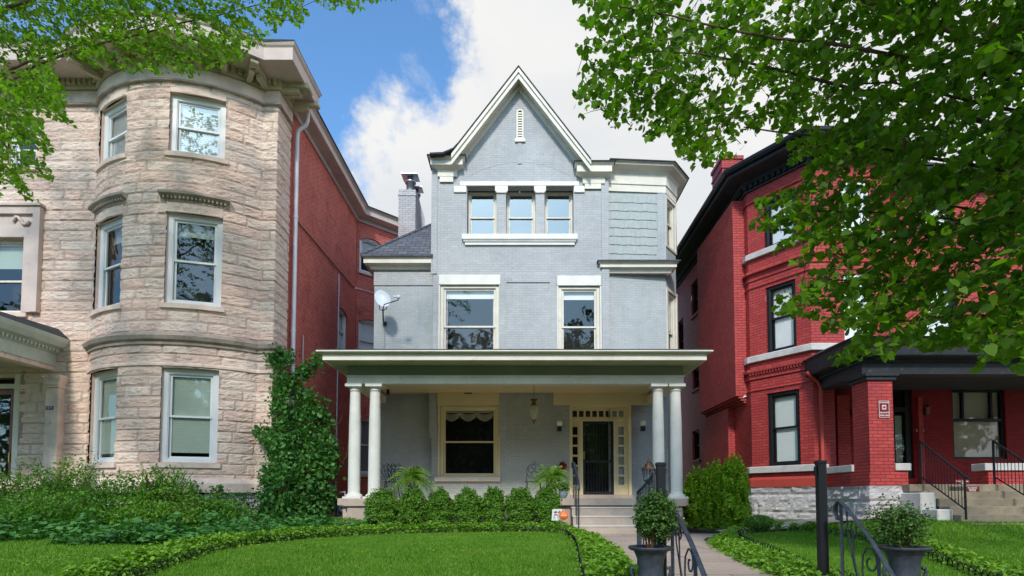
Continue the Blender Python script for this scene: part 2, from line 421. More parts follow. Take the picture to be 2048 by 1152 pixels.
# shingles
def shingle(name, c1, c2, w, h, ms, bs, mortar):
    m, n, b, o = mat(name); uv = uvc(n); t = n.nodes.new('ShaderNodeTexBrick'); n.links.new(uv, t.inputs['Vector'])
    for k, v in (('Scale', 1), ('Mortar Size', ms), ('Mortar Smooth', .1), ('Brick Width', w), ('Row Height', h)): t.inputs[k].default_value = v
    t.inputs['Color1'].default_value = c4(c1); t.inputs['Color2'].default_value = c4(c2); t.inputs['Mortar'].default_value = c4(mortar)
    co = objc(n); col = mixc(n, maprange(n, noisen(n, co, 9, 6, .7), .3, .7, 0, .5), t.outputs[0], mixc(n, 1.0, t.outputs[0], (.7, .7, .7), 'MULTIPLY'))
    n.links.new(col, b.inputs['Base Color']); b.inputs['Roughness'].default_value = .85
    bump(n, b, mathn(n, 'SUBTRACT', 1.0, t.outputs['Fac']), bs, .01)
shingle('roof_shingle', (.15, .16, .19), (.095, .10, .125), .30, .14, .012, .6, (.05, .05, .06))
shingle('wall_shingle', (.45, .485, .465), (.47, .505, .485), .14, 9, .003, .3, (.38, .42, .41))
shingle('slate', (.045, .05, .06), (.03, .035, .04), .3, .2, .01, .5, (.02, .02, .02))
# blinds
def blind(name, a, b2, pitch):
    m, n, b, o = mat(name); sx = n.nodes.new('ShaderNodeSeparateXYZ'); n.links.new(uvc(n), sx.inputs[0])
    fr = mathn(n, 'FRACT', mathn(n, 'MULTIPLY', sx.outputs['Y'], 1 / pitch))
    col = mixc(n, maprange(n, fr, .72, .95), a, b2); n.links.new(col, b.inputs['Base Color']); b.inputs['Roughness'].default_value = .7
    bump(n, b, fr, .5, .01)
blind('blind_slats', (.70, .72, .71), (.30, .32, .32), .05)
blind('blind_pale', (.84, .87, .83), (.66, .70, .66), .05)
blind('blind_green', (.46, .54, .44), (.30, .37, .30), .05)
blind('blind_dark', (.20, .21, .23), (.05, .05, .06), .05)
# glass
def glass(name, k0, tint=(.97, .98, .98)):
    m = bpy.data.materials.new(name); m.use_nodes = True; n = m.node_tree; n.nodes.clear(); M_[name] = m
    o = n.nodes.new('ShaderNodeOutputMaterial'); gl = n.nodes.new('ShaderNodeBsdfGlossy'); gl.inputs['Roughness'].default_value = .02
    tr = n.nodes.new('ShaderNodeBsdfTransparent'); tr.inputs[0].default_value = c4(tint)
    fr = n.nodes.new('ShaderNodeLayerWeight'); fr.inputs['Blend'].default_value = .5
    f = mathn(n, 'MULTIPLY_ADD', mathn(n, 'POWER', fr.outputs['Facing'], 4.0), .8, k0 + .05, clamp=True)
    bm = n.nodes.new('ShaderNodeBump'); bm.inputs['Strength'].default_value = .05; bm.inputs['Distance'].default_value = .05
    n.links.new(noisen(n, objc(n), 1.6, 2, .5), bm.inputs['Height']); n.links.new(bm.outputs[0], gl.inputs['Normal'])
    mx = n.nodes.new('ShaderNodeMixShader'); n.links.new(f, mx.inputs[0]); n.links.new(tr.outputs[0], mx.inputs[1]); n.links.new(gl.outputs[0], mx.inputs[2]); n.links.new(mx.outputs[0], o.inputs[0])
glass('glass', .05); glass('glass_bright', .27); glass('glass_dim', .0)
# leaves
def leafm(name, a, b2, tr=.35, rough=.5, spec=.3):
    m, n, b, o = mat(name)
    g = n.nodes.new('ShaderNodeNewGeometry'); cl = noisen(n, objc(n), 1.7, 3, .5)
    f = mathn(n, 'MULTIPLY_ADD', g.outputs['Random Per Island'], .75, mathn(n, 'MULTIPLY_ADD', cl, .8, -.30), clamp=True)
    col = mixc(n, f, a, b2); n.links.new(col, b.inputs['Base Color']); b.inputs['Roughness'].default_value = rough; b.inputs['Specular IOR Level'].default_value = spec
    t = n.nodes.new('ShaderNodeBsdfTranslucent'); n.links.new(mixc(n, 1.0, col, (1.0, 1.25, .35), 'MULTIPLY'), t.inputs[0])
    mx = n.nodes.new('ShaderNodeMixShader'); mx.inputs[0].default_value = tr
    n.links.new(b.outputs[0], mx.inputs[1]); n.links.new(t.outputs[0], mx.inputs[2]); n.links.new(mx.outputs[0], o.inputs[0])
leafm('leaf_linden', (.075, .165, .008), (.20, .37, .02), .6)
leafm('leaf_elm', (.085, .18, .010), (.24, .42, .025), .58)
leafm('leaf_shrub', (.06, .165, .014), (.19, .38, .035), .3)
leafm('leaf_arbor', (.20, .36, .015), (.42, .60, .04), .35)
leafm('leaf_box', (.025, .075, .012), (.12, .24, .04), .25, .5, .3)
leafm('leaf_pachy', (.10, .23, .015), (.28, .48, .05), .35)
leafm('leaf_vine', (.035, .13, .03), (.13, .32, .08), .3, .5, .25)
leafm('leaf_wild', (.045, .14, .018), (.17, .37, .04), .35)
leafm('leaf_light', (.09, .20, .03), (.20, .36, .06), .45)
leafm('leaf_fern', (.12, .26, .02), (.34, .55, .08), .4)
leafm('leaf_far', (.02, .05, .01), (.05, .11, .02), .3)
leafm('grass_blade', (.06, .20, .010), (.22, .40, .035), .35)
def groundm(name, a, b2, sc=1.5, bs=.6):
    m, n, b, o = mat(name); co = objc(n)
    col = mixc(n, maprange(n, noisen(n, co, sc, 8, .65), .3, .7), a, b2); n.links.new(col, b.inputs['Base Color']); b.inputs['Roughness'].default_value = .95
    bump(n, b, noisen(n, co, 40, 5, .7), bs, .02)
groundm('turf', (.035, .085, .008), (.075, .15, .016))

for nm_ in ('grass_blade',):      # dry and lush patches
    n = M_[nm_].node_tree; pb = next(q for q in n.nodes if q.type == 'BSDF_PRINCIPLED'); src = pb.inputs['Base Color'].links[0].from_socket
    n.links.new(mixc(n, maprange(n, noisen(n, objc(n), .9, 7, .68, .6), .48, .68, 0, .45), src, (.24, .36, .05)), pb.inputs['Base Color'])
# ------------------------------------------------------------------ windows and small builders
def window(root, Mx, w, h, fmat='white_paint', fw=.07, inset=.12, meet=.5, gl='glass', bl=None, sash=.045, bl_drop=1.0, name='window', sill=None, label=None, low_bl=None, rm=.55):
    """double hung window in an opening; Mx: local x along, y inward, z up from the opening's lower left"""
    o = MB(); i = inset; e = .002
    o.box(e, i, e, fw, i + .14, h - e, Mx).box(w - fw, i, e, w - e, i + .14, h - e, Mx).box(fw, i, h - fw, w - fw, i + .14, h - e, Mx).box(fw, i, e, w - fw, i + .14, fw * .8, Mx)
    o.box(fw, i + .015, fw * .8, fw + .02, i + .05, h - fw, Mx).box(w - fw - .02, i + .015, fw * .8, w - fw, i + .05, h - fw, Mx)
    wo = o.build(name, fmat, root, bevel=.006)
    if label: wo['label'] = label
    x0, x1, zb, zt = fw + .02, w - fw - .02, fw * .8, h - fw; zm = zb + (zt - zb) * meet
    for (za, zc, y) in ((zm - sash * .5, zt, i + .05), (zb, zm + sash * .5, i + .09)):
        s_ = MB(); s_.box(x0, y, za, x0 + sash, y + .035, zc, Mx).box(x1 - sash, y, za, x1, y + .035, zc, Mx)
        s_.box(x0 + sash, y, zc - sash, x1 - sash, y + .035, zc, Mx).box(x0 + sash, y, za, x1 - sash, y + .035, za + sash, Mx)
        s_.build('sash', fmat, wo)
        g = MB(); y2 = y + .017
        g.add([(x0 + sash, y2, za + sash), (x1 - sash, y2, za + sash), (x1 - sash, y2, zc - sash), (x0 + sash, y2, zc - sash)], [(0, 1, 2, 3)], Mx)
        g.build('pane', gl, wo)
    r_ = MB(); y0 = i + .142; y1 = i + rm
    vs = [(x, y, z) for z in (0.01, h - .01) for y in (y0, y1) for x in (.01, w - .01)]
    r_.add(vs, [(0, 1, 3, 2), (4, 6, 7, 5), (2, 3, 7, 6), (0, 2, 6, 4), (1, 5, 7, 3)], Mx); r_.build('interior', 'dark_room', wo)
    if bl:
        b_ = MB(); b_.box(x0, i + .128, zt - (zt - zb) * bl_drop, x1, i + .136, zt, Mx); b_.build('blind', bl, wo)
    if sill:
        so, sh, sx, sm = sill   # out, height, extra each side, material
        b_ = MB(); b_.box(-sx, -so, -sh, w + sx, inset, .003, Mx); b_.build('sill', sm, wo, bevel=.008)
    return wo
def TF(x, y, z): return Matrix.Translation((x, y, z))
def text(parent, s, size, Mx, matn, name='lettering', ext=.002, align='CENTER', bold=0.0):
    cu = bpy.data.curves.new(name, 'FONT'); cu.body = s; cu.size = size; cu.extrude = ext; cu.align_x = align; cu.align_y = 'CENTER'; cu.offset = bold
    to = bpy.data.objects.new('tmp_text', cu); COL.objects.link(to); dg = bpy.context.evaluated_depsgraph_get(); dg.update()
    me = bpy.data.meshes.new_from_object(to.evaluated_get(dg)); bpy.data.objects.remove(to)
    b_ = MB(); b_.add([v.co[:] for v in me.vertices], [tuple(p.vertices) for p in me.polygons], Mx @ Matrix.Rotation(R(90), 4, 'X'))
    return b_.build(name, matn, parent)

# ------------------------------------------------------------------ foliage
def leaf_mesh(P, size, var=.35, up=.35, shape='d', nrm=None, nw=0.0, droop=0.0, rng=None):
    """numpy leaf cloud: P (n,3) leaf centres -> verts, quads"""
    rng = rng or RNG; n = len(P)
    d = rng.normal(size=(n, 3)); d[:, 2] += 0; 
    nn = rng.normal(size=(n, 3)); nn[:, 2] += up * 3
    if nrm is not None: nn = nn * (1 - nw) + nrm * nw * 2.2
    nn /= np.linalg.norm(nn, axis=1)[:, None] + 1e-9
    d[:, 2] -= droop * 2
    d -= nn * (d * nn).sum(1)[:, None]; d /= np.linalg.norm(d, axis=1)[:, None] + 1e-9
    s = np.cross(nn, d); L_ = size * (1 + var * rng.uniform(-1, 1, n))[:, None]
    if shape == 'd':
        prof = [(-.5, 0, 0), (-.05, .36, .08), (.5, 0, -.03), (-.05, -.36, .08)]
    elif shape == 'n':
        prof = [(-.5, 0, 0), (0, .17, .04), (.5, 0, -.05), (0, -.17, .04)]
    else:  # broad heart shaped leaf
        prof = [(-.42, 0, 0), (-.52, .22, .04), (-.22, .46, .08), (.18, .32, .05), (.56, 0, -.06), (.18, -.32, .05), (-.22, -.46, .08), (-.52, -.22, .04)]
    k = len(prof); V = np.empty((n, k, 3))
    for i, (a, b, c) in enumerate(prof): V[:, i] = P + L_ * (d * a + s * b + nn * c)
    idx = np.arange(n * k).reshape(n, k)
    return V.reshape(-1, 3), idx
def leaf_obj(name, chunks, matn, parent=None, origin=(0, 0, 0)):
    org = np.array(ORG[parent.name]) if parent else np.array(origin)
    me = bpy.data.meshes.new(name); vs = np.concatenate([c[0] for c in chunks]) - org
    fl = []; off = 0; tot = []
    for v, i in chunks: fl.append((i + off).ravel()); tot += [i.shape[1]] * len(i); off += len(v)
    fl = np.concatenate(fl); tot = np.array(tot, dtype=np.int32)
    me.vertices.add(len(vs)); me.vertices.foreach_set('co', vs.ravel()); me.loops.add(len(fl)); me.loops.foreach_set('vertex_index', fl.astype(np.int32))
    me.polygons.add(len(tot)); st = np.concatenate([[0], np.cumsum(tot)[:-1]]).astype(np.int32)
    me.polygons.foreach_set('loop_start', st); me.polygons.foreach_set('loop_total', tot); me.update(calc_edges=True); me.validate()
    me.materials.append(M_[matn]); o = bpy.data.objects.new(name, me); COL.objects.link(o)
    if parent: o.parent = parent
    else: o.location = origin
    ORG[o.name] = Vector(org); return o
def shell_pts(n, c, r, rng=None, inner=.55, lump=.14, fl=5.0):
    """points in the outer part of a lumpy ellipsoid + outward normals"""
    rng = rng or RNG; d = rng.normal(size=(n, 3)); d /= np.linalg.norm(d, axis=1)[:, None]
    k = inner + (1 - inner) * rng.uniform(0, 1, n) ** .6
    l_ = np.array([noise.noise(Vector((q[0] * fl * .5 + c[0], q[1] * fl * .5 + c[1], q[2] * fl * .5 + c[2]))) for q in d])
    k = k * (1 + lump * l_ * 2)
    P = np.array(c) + d * np.array(r) * k[:, None]
    return P, d

# ------------------------------------------------------------------ the ground
def lawn_z(x, y):
    z = 0.0
    sm = lambda t: (lambda q: q * q * (3 - 2 * q))(min(max(t, 0), 1))
    side = max(sm((1.12 - x) / .35), sm((x - 2.75 - max(0, y - 6) * .17) / .35) * (1 if y < 12.2 else 0))
    z = .10 * side * sm((y - 5.6) / 2.5) * (1 - sm((y - 12.9) / .8) * .7)
    if y < 5.25: z = max(-.8, -(5.25 - y) * .9)
    s_ = min(max((x - 4.0) / 3.0, 0), 1) * min(max((y - 9) / 3.0, 0), 1); z += .30 * s_ * s_ * (3 - 2 * s_)
    s_ = min(max((-x - 4.5) / 3.0, 0), 1) * min(max((y - 8) / 4.0, 0), 1); z += .15 * s_
    return z
g = MB(); xs = [-60, -30, -18] + [-14 + i * .5 for i in range(29)] + [.25 + i * .25 for i in range(16)] + [4.5 + i * .5 for i in range(20)] + [18, 30, 60]; ys = [-60, -30, -9] + [3.5 + i * .35 for i in range(61)] + [30, 60, 140]
for y in ys:
    for x in xs: g.v.append((x, y, lawn_z(x, y) - .01))
nx = len(xs)
for j in range(len(ys) - 1):
    for i in range(nx - 1): g.f.append((j * nx + i, j * nx + i + 1, (j + 1) * nx + i + 1, (j + 1) * nx + i))
tag(g.build('ground', 'turf'), kind='structure')
def sheet(name, poly, matn, dz, sub=24):
    b_ = MB(); n = len(poly) // 2      # poly: left side points then right side points (same count, both near->far)
    Lf, Rt = poly[:n], poly[n:]; rows = []
    for a, c in zip(Lf, Rt):
        rows.append([(a[0] + (c[0] - a[0]) * k / 8, a[1] + (c[1] - a[1]) * k / 8) for k in range(9)])
    for r_ in rows:
        for x, y in r_: b_.v.append((x, y, lawn_z(x, y) + dz))
    for j in range(n - 1):
        for k in range(8): b_.f.append((j * 9 + k, j * 9 + k + 1, (j + 1) * 9 + k + 1, (j + 1) * 9 + k))
    return tag(b_.build(name, matn), kind='structure')
sheet('soil_bed', [(-14, 11.9), (-14, 13.5), (-14, 15.4), (1.25, 12.6), (1.25, 13.5), (1.25, 15.4)], 'soil', .004)
tag(MB().slab([(3.0, 13.2), (6.6, 13.2), (6.3, 24), (4.0, 24)], -.2, .012).build('soil_bed', 'soil'), kind='structure')
walk = [(1.14, 5.4, 2.66, 5.4), (1.14, 6.2, 2.66, 6.2), (1.16, 7.7, 2.85, 7.7), (1.18, 9.5, 3.15, 9.5), (1.15, 11.3, 3.45, 11.3), (1.12, 12.3, 3.8, 12.2), (1.1, 13.3, 3.95, 12.9)]
w_ = MB()
for k in range(len(walk) - 1):
    a, c = walk[k], walk[k + 1]
    w_.add([(a[0], a[1] + .006, .018), (a[2], a[3] + .006, .018), (c[2], c[3] - .006, .018), (c[0], c[1] - .006, .018)], [(0, 1, 2, 3)])
w_.slab([(3.3, 12.25), (6.6, 12.05), (6.6, 13.15), (3.3, 13.3)], -.1, .022)
tag(w_.build('walkway', 'walk_slab'), kind='structure')
sp_ = MB()
for k in range(14): 
    xa, xb = 4.2 + k * .8, 5.0 + k * .8
    z0, z1 = [max(lawn_z(x, 12) + .015, .03) for x in (xa, xb)]
    sp_.add([(xa, 11.65, z0), (xb - .01, 11.65, z1), (xb - .01, 12.9, z1), (xa, 12.9, z0)], [(0, 1, 2, 3)])
tag(sp_.build('side_path', 'concrete'), kind='structure')
# sidewalk and street lie lower, in front of and behind the camera
tag(MB().slab([(-60, 1.2), (60, 1.2), (60, 4.2), (-60, 4.2)], -1, -.74).build('sidewalk', 'concrete'), kind='structure')
tag(MB().slab([(-60, -13), (60, -13), (60, -2), (-60, -2)], -1.2, -.77).build('street', 'asphalt'), kind='structure')
st = MB()
for k in range(5): st.box(1.22, 4.25 + k * .25, -.8, 2.80, 4.5 + k * .25 - .004, -.62 + k * .155)
tag(st.build('garden_steps', 'step_stone', bevel=.01), kind='structure')

# ================================================================== GRAY HOUSE
W = 17.35
house = thing('gray_brick_house', 'pale grey painted brick house with steep gable and cream columned porch', 'house', (0, W, 0))
WL, WB = 17.60, 17.5
xl = X_(748, WL, 640); xm = X_(866, W, 560); xr = X_(1216, W, 560)
def X(px, Y=W, py=640): return X_(px, Y, py)
def Z(py, Y=W): return Z_(py, Y)
# opening of the triple window
tri = [(934, 993), (1012, 1071), (1089, 1147)]
zt0, zt1 = Z(470), Z(374)
wg = MB()
ops = []; U = lambda px, py: X_(px, W, py) - xm
def opn(px0, px1, py0, py1): return (U(px0, (py0 + py1) / 2), U(px1, (py0 + py1) / 2), Z(py1), Z(py0))
w2l = opn(880, 998, 570, 709); w2r = opn(1117, 1200, 572, 709)
zroofw = 4.72
w2l = (w2l[0], w2l[1], zroofw, w2l[3]); w2r = (w2r[0], w2r[1], zroofw, w2r[3])
w1 = opn(880, 997, 812, 954); dr = opn(1141, 1261, 811, 997); dr = (dr[0], dr[1], .80, dr[3])
tw = [(U(a, 420), U(b, 420), zt0, zt1) for a, b in tri]
ztop = Z(331)
pt, ul = wall(wg, [(xm, W), (xr, W)], 4.2, ztop, [w2l, w2r] + tw, reveal=.24)
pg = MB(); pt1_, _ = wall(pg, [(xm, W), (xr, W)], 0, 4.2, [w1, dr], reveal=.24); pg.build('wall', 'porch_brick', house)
house_pt = pt
# gable triangle above
gl_, gr_ = X_(917, W, 322), X_(1163, W, 326)
ap = at(1040, 176, W)
wg.add([(gl_, W, ztop), (gr_, W, ztop), (ap[0], W, ap[1])], [(0, 1, 2)])
# main block's sides
wall(wg, [(xm, 24), (xm, W)], 4, ztop); wall(wg, [(xr, W), (xr, WB + .02)], 0, ztop); wall(wg, [(xr, 18.5), (xr, 24)], Z(380), ztop)
mw = wg.build('wall', 'gray_brick', house)
lw = MB()
wall(lw, [(xl, 24), (xl, WL), (xm, WL)], 0, Z(520, WL))
# thin raised courses and strips
y0 = W - .025
lw.build('wall', 'gray_panel', house)
rv = MB()
def strip(px0, px1, py0, py1, Y=W, d=.03):
    a, zb = at(px0, py1, Y); b_, zt = at(px1, py0, Y); MB().box(a, Y - d, zb, b_, Y + .01, zt).build('pilaster_strip', 'gray_brick', house)
strip(862, 876, 340, 548); strip(1205, 1217, 360, 700); strip(998, 1013, 548, 706); strip(1100, 1113, 548, 706)
strip(858, 874, 781, 875); strip(998, 1013, 781, 875); strip(1013, 1100, 548, 565); strip(748, 868, 545, 571, WL, .03); 
MB().box(X(1036, W, 300), W - .03, Z(328), X(1043, W, 300), W + .01, Z(287)).build('keystone', 'gray_brick', house)
for k in range(46):   # relieving arch of headers
    t = -1 + 2 * (k + .5) / 46; a = t * .55; cx = X(1040, W, 340)
    r = 3.1; cz = Z(313) - r
    Mx = TF(cx, W, cz) @ Matrix.Rotation(a, 4, 'Y')
    if abs(t) > .045: rv.box(-.033, -.005, r - .19, .033, .005, r, Mx)
rv.build('relieving_arch', 'gray_brick', house)
# ---- right corner: brick below, shingled bay above
B0 = (xr, WB); B1 = (X_(1331, 17.62, 500), 17.62); B2 = (X_(1351, 18.28, 500), 18.28); B3 = (B2[0], 24)
zsk = Z(528, WB)
bw = MB(); wall(bw, [B0, B1], 0, zsk); MB().box(xl, 24, 0, B2[0], 24.2, 10.4).build('rear_wall', 'gray_brick', house)
Fu = lambda px, py: hit(B1, B2, px, py)
f2 = (Fu(1329, 640)[0] , Fu(1347, 640)[0], zroofw, Fu(1338, 584)[1]); f3 = (Fu(1323, 450)[0], Fu(1347, 450)[0], Fu(1338, 494)[1], Fu(1338, 402)[1])
f2 = (.10, .78, f2[2], f2[3]); f3 = (.10, .78, f3[2], f3[3])
bw.build('wall', 'gray_panel', house)
sw = MB(); zfr = Z(383, WB)
wall(sw, [B0, B1], zsk, zfr)
fpt, _ = wall(sw, [B1, B2], 0, zfr, [f2, f3], reveal=.16)
wall(sw, [B2, B3], 0, zfr)
sh = sw.build('shingle_wall', 'wall_shingle', house)
# wavy butt edges of the shingle courses
sc_ = MB(); rnd = random.Random(3)
for j, py in enumerate((407, 424, 441, 458, 475, 492, 510)):
    x = B0[0] + .04; zc = Z(py - 3, WB)
    while x < B1[0] - .28:
        w0 = rnd.uniform(.10, .19); dz = .008 * math.sin(x * 14 + j * .3)
        yy = WB + (x - B0[0]) / (B1[0] - B0[0]) * .12
        sc_.box(x, yy - .014, zc + dz, min(x + w0, B1[0] - .25) - .004, yy + .01, zc + dz + .215); x += w0
sc_.build('shingle_courses', 'wall_shingle', house)
cb = MB(); cb.box(B1[0] - .24, B1[1] - .035, zsk + .15, B1[0] + .01, B1[1] + .02, zfr); cb.build('corner_board', 'gray_panel', house)
for op, rail in ((f2, .5), (f3, .55)):
    Mx, w = frame_at(fpt, op[0], op[1], op[2])
    o_ = window(house, Mx, w, op[3] - op[2], 'cream', .07, .03, rail, 'glass', 'blind_white' if op is f2 else None, bl_drop=.45, sill=(.03, .08, .04, 'cream'))
    tr = MB(); h = op[3] - op[2]
    tr.box(-.085, -.03, -.06, 0, .01, h + .09, Mx).box(w, -.03, -.06, w + .085, .01, h + .09, Mx).box(0, -.03, h, w, .01, h + .09, Mx); tr.build('casing', 'cream', o_)
# bay cornice
cz0, cz1 = Z(383, WB), Z(346, WB); czt = Z(333, WB)
cn = MB()
cn.sweep([(xr + .02, WB - .01), B1, B2, (B2[0], 22)], [(0, cz0), (.04, cz0), (.04, cz0 + .20), (.07, cz0 + .22), (.07, cz1 - .06), (.14, cz1 + .02), (.34, cz1 + .10), (.34, cz1 + .22), (.40, czt - .03), (0, czt)])
cn.build('bay_cornice', 'cream', house)
rf = MB(); rf.sweep([(xr + .02, WB - .01), B1, B2, (B2[0], 22)], [(.0, czt + .002), (.43, czt - .025), (.43, czt + .01), (.0, czt + .09)])
rf.slab([(xr + .02, WB + .02), (B1[0], B1[1]), (B2[0], B2[1]), (B2[0], 24), (xr + .02, 24)], czt, czt + .08); rf.build('bay_roof', 'slate', house)
# skirt roof over the brick corner
e0, e1 = X_(1213, 17.2, 520), X_(1344, 17.2, 520)
zs0 = Z(541, 17.2); zs1 = Z(524, 17.2)
sk = MB(); sk.sweep([(xr - .0, 17.65), (xr - .0, WB - .005), (B1[0] + .0, WB - .005), (B1[0] + .0, 17.72)], [(.0, zs0), (.10, zs0), (.14, zs0 + .10), (.24, zs0 + .13), (.24, zs1 - .02), (.30, zs1 + .02), (0, zs1 + .02)]); sk.build('cornice', 'cream', house)
sr = MB(); sr.sweep([(xr + .0, 17.65), (xr + .0, WB - .004), (B1[0] + .0, WB - .004), (B1[0] + .0, 17.72)], [(0, zs1 + .022), (.34, zs1 + .022), (.34, zs1 + .05), (0, zs1 + .20)]); sr.build('skirt_roof', 'roof_shingle', house)

# ---- left wing cornice + hip roof
ze0, ze1 = Z(541, WL), Z(520, WL)
cn = MB(); cn.sweep([(xl, 21), (xl, WL), (xm - .002, WL)], [(0, ze0), (.09, ze0), (.13, ze0 + .09), (.27, ze0 + .13), (.27, ze1 - .04), (.33, ze1), (0, ze1)]); cn.build('cornice', 'cream', house)
ex, ey = xl - .33, WL - .34; hz = ze1 + .012
rise = .98; dd = (xm - ex)
hr = MB()
top = (xm - .003, ey + dd, hz + dd * rise)
hr.add([(ex, ey, hz), (xm - .003, ey, hz), top], [(0, 1, 2)])
hr.add([(ex, ey, hz), top, (xm - .003, 24, hz + dd * rise), (ex, 24, hz)], [(0, 1, 2, 3)])
hr.box(ex - .02, ey - .02, hz - .03, xm - .003, ey + .05, hz + .02)
hr.build('hip_roof', 'roof_shingle', house)
hc = MB(); hc.tube([(ex, ey, hz + .01), top], .05, 6); hc.build('ridge_cap', 'roof_shingle', house)
# ---- chimney on the wing
c0, c1 = X_(797, 19.6, 420), X_(831, 19.6, 420)
ch = MB(); zt = Z(379, 19.6); ch.box(c0, 19.6, 6.5, c1, 20.45, zt); ch.add([(c1, 19.6, zt), (c1, 20.45, zt - .02), (c1 + .18, 20.45, Z(425, 20)), (c1 + .18, 20.45, 6.6), (c1 + .001, 19.7, 6.6), (c1 + .001, 19.62, zt)], [(0, 5, 4, 3, 2, 1)])
ch.box(c0 - .02, 19.58, zt - .22, c1 + .015, 20.47, zt - .15)
cho = ch.build('chimney', 'chimney_brick', house)
fl = MB()
for cx, cy, zb, k in ((X_(821, 19.9, 360), 19.9, zt, 1.0), (X_(833, 20.35, 370), 20.35, zt - .2, .8)):
    fl.lathe([(.14 * k, 0), (.14 * k, .36), (.19 * k, .37), (.19 * k, .43), (.13 * k, .44), (.10 * k, .56)], (cx, cy, zb), 16)
    fl.slab([(cx - .28 * k, cy - .28 * k), (cx + .28 * k, cy - .28 * k), (cx + .28 * k, cy + .28 * k), (cx - .28 * k, cy + .28 * k)], zb + .58, zb + .61)
fl.build('flue', 'galvanised', cho)

# ---- gable: roof, rake boards, cornice returns
yo = W - .42
aO = at(1037, 137, yo); lO = at(903, 309, yo); rO = at(1182, 322, yo)
def off_edge(a, b, d):          # inward offset of a rake line in the facade plane
    v = Vector((b[0] - a[0], b[1] - a[1])).normalized(); return Vector((v.y, -v.x)) * d
def rake(mb, A, Bp, w, ya, yb, down):
    """board of width w under the line A-B"""
    n_ = off_edge(A, Bp, w); n_ = n_ if n_.y < 0 else -n_
    mb.prism([(A[0], A[1]), (Bp[0], Bp[1]), (Bp[0], Bp[1] - down), (A[0], A[1] - down)], ya, yb)
rk = MB()
for Bp in (lO, rO):
    t = .30
    Bq = (Bp[0] + (aO[0] - Bp[0]) * .0, Bp[1])
    rake(rk, aO, Bq, 0, yo, yo + .05, .30)
    rake(rk, (aO[0], aO[1] + .0), Bq, 0, yo - .05, yo - .001, .13)
    rake(rk, (aO[0], aO[1] - .12), (Bq[0], Bq[1] - .12), 0, yo + .051, W - .05, .08)      # soffit
    rake(rk, (aO[0], aO[1] - .16), (Bq[0], Bq[1] - .16), 0, W - .05, W + .02, .24)      # frieze on the wall
rk.build('rake_boards', 'cream', house)
rr = MB()
for sgn, Bp in ((-1, lO), (1, rO)):
    pts = [(aO[0], aO[1] + .06)]
    if sgn < 0: pts += [(lO[0] + .22, lO[1] + .36), (lO[0] + .05, lO[1] + .17), (lO[0] - .25, lO[1] + .04), (X_(860, yo, 308), lO[1] + .02)]
    else: pts += [(rO[0], rO[1] + .04)]
    for p, q in zip(pts, pts[1:]):
        rr.prism([p, q, (q[0], q[1] - .05), (p[0], p[1] - .05)], yo - .07, 24)
rr.build('roof', 'slate', house)
for (a, b_, cblk) in ((857, 928, 0), (1151, 1228, 1)):
    yb = W - .32; zt = Z(310 if not cblk else 322, yb); zb = Z(333 if not cblk else 347, yb)
    xa, xb = X_(a, yb, 320), X_(b_, yb, 320)
    cn = MB(); p_ = [(xa + .28, W + .5), (xa + .28, W - .03), (xb - .28, W - .03), (xb - .28, W + .3)]
    cn.sweep(p_, [(0, zb - .16), (.04, zb - .16), (.05, zb + .02), (.12, zb + .05), (.23, zb + .10), (.23, zt - .10), (.30, zt - .02), (0, zt - .01)])
    cn.sweep([(xa + .30, W - .032), (xb - .35, W - .032)], [(0, zb - .16 - .16), (.03, zb - .32), (.03, zb - .16), (0, zb - .16)])
    cn.build('cornice_return', 'cream', house)
    cn = MB(); cn.sweep(p_, [(0, zt - .008), (.33, zt - .02), (.33, zt + .01), (0, zt + .05)]); cn.slab([(xa + .2, W - .1), (xb - .2, W - .1), (xb - .2, W + .5), (xa + .2, W + .5)], zt, zt + .04); cn.build('return_flashing', 'slate', house)
# louvred vent
vx0, vx1 = X(1033, W, 250), X(1047, W, 250); vz0, vz1 = Z(279), Z(226); vc = (vx0 + vx1) / 2; vr = (vx1 - vx0) / 2
v_ = MB(); arc = [(vc + vr * math.cos(R(a)), vz1 + vr * math.sin(R(a))) for a in range(0, 181, 20)]
ai = [(vc + vr * .62 * math.cos(R(a)), vz1 + vr * .62 * math.sin(R(a))) for a in range(0, 181, 20)]
for k in range(9): v_.prism([arc[k], arc[k + 1], ai[k + 1], ai[k]], W - .03, W + .0)
v_.box(vx0, W - .03, vz0, vx0 + .04, W, vz1).box(vx1 - .04, W - .03, vz0, vx1, W, vz1)
for k in range(11): z = vz0 + (vz1 + .03 - vz0) * (k + .2) / 11; v_.box(vx0 + .04, W - .022, z, vx1 - .04, W - .002, z + .045)
vo = v_.build('louvre_vent', 'cream', house)
MB().box(vx0 + .04, W - .006, vz0, vx1 - .04, W - .001, vz1 + .06).build('vent_opening', 'dark_room', vo)
MB().box(vx0 - .05, W - .06, Z(285), vx1 + .05, W, vz0).build('sill', 'lintel_white', vo)
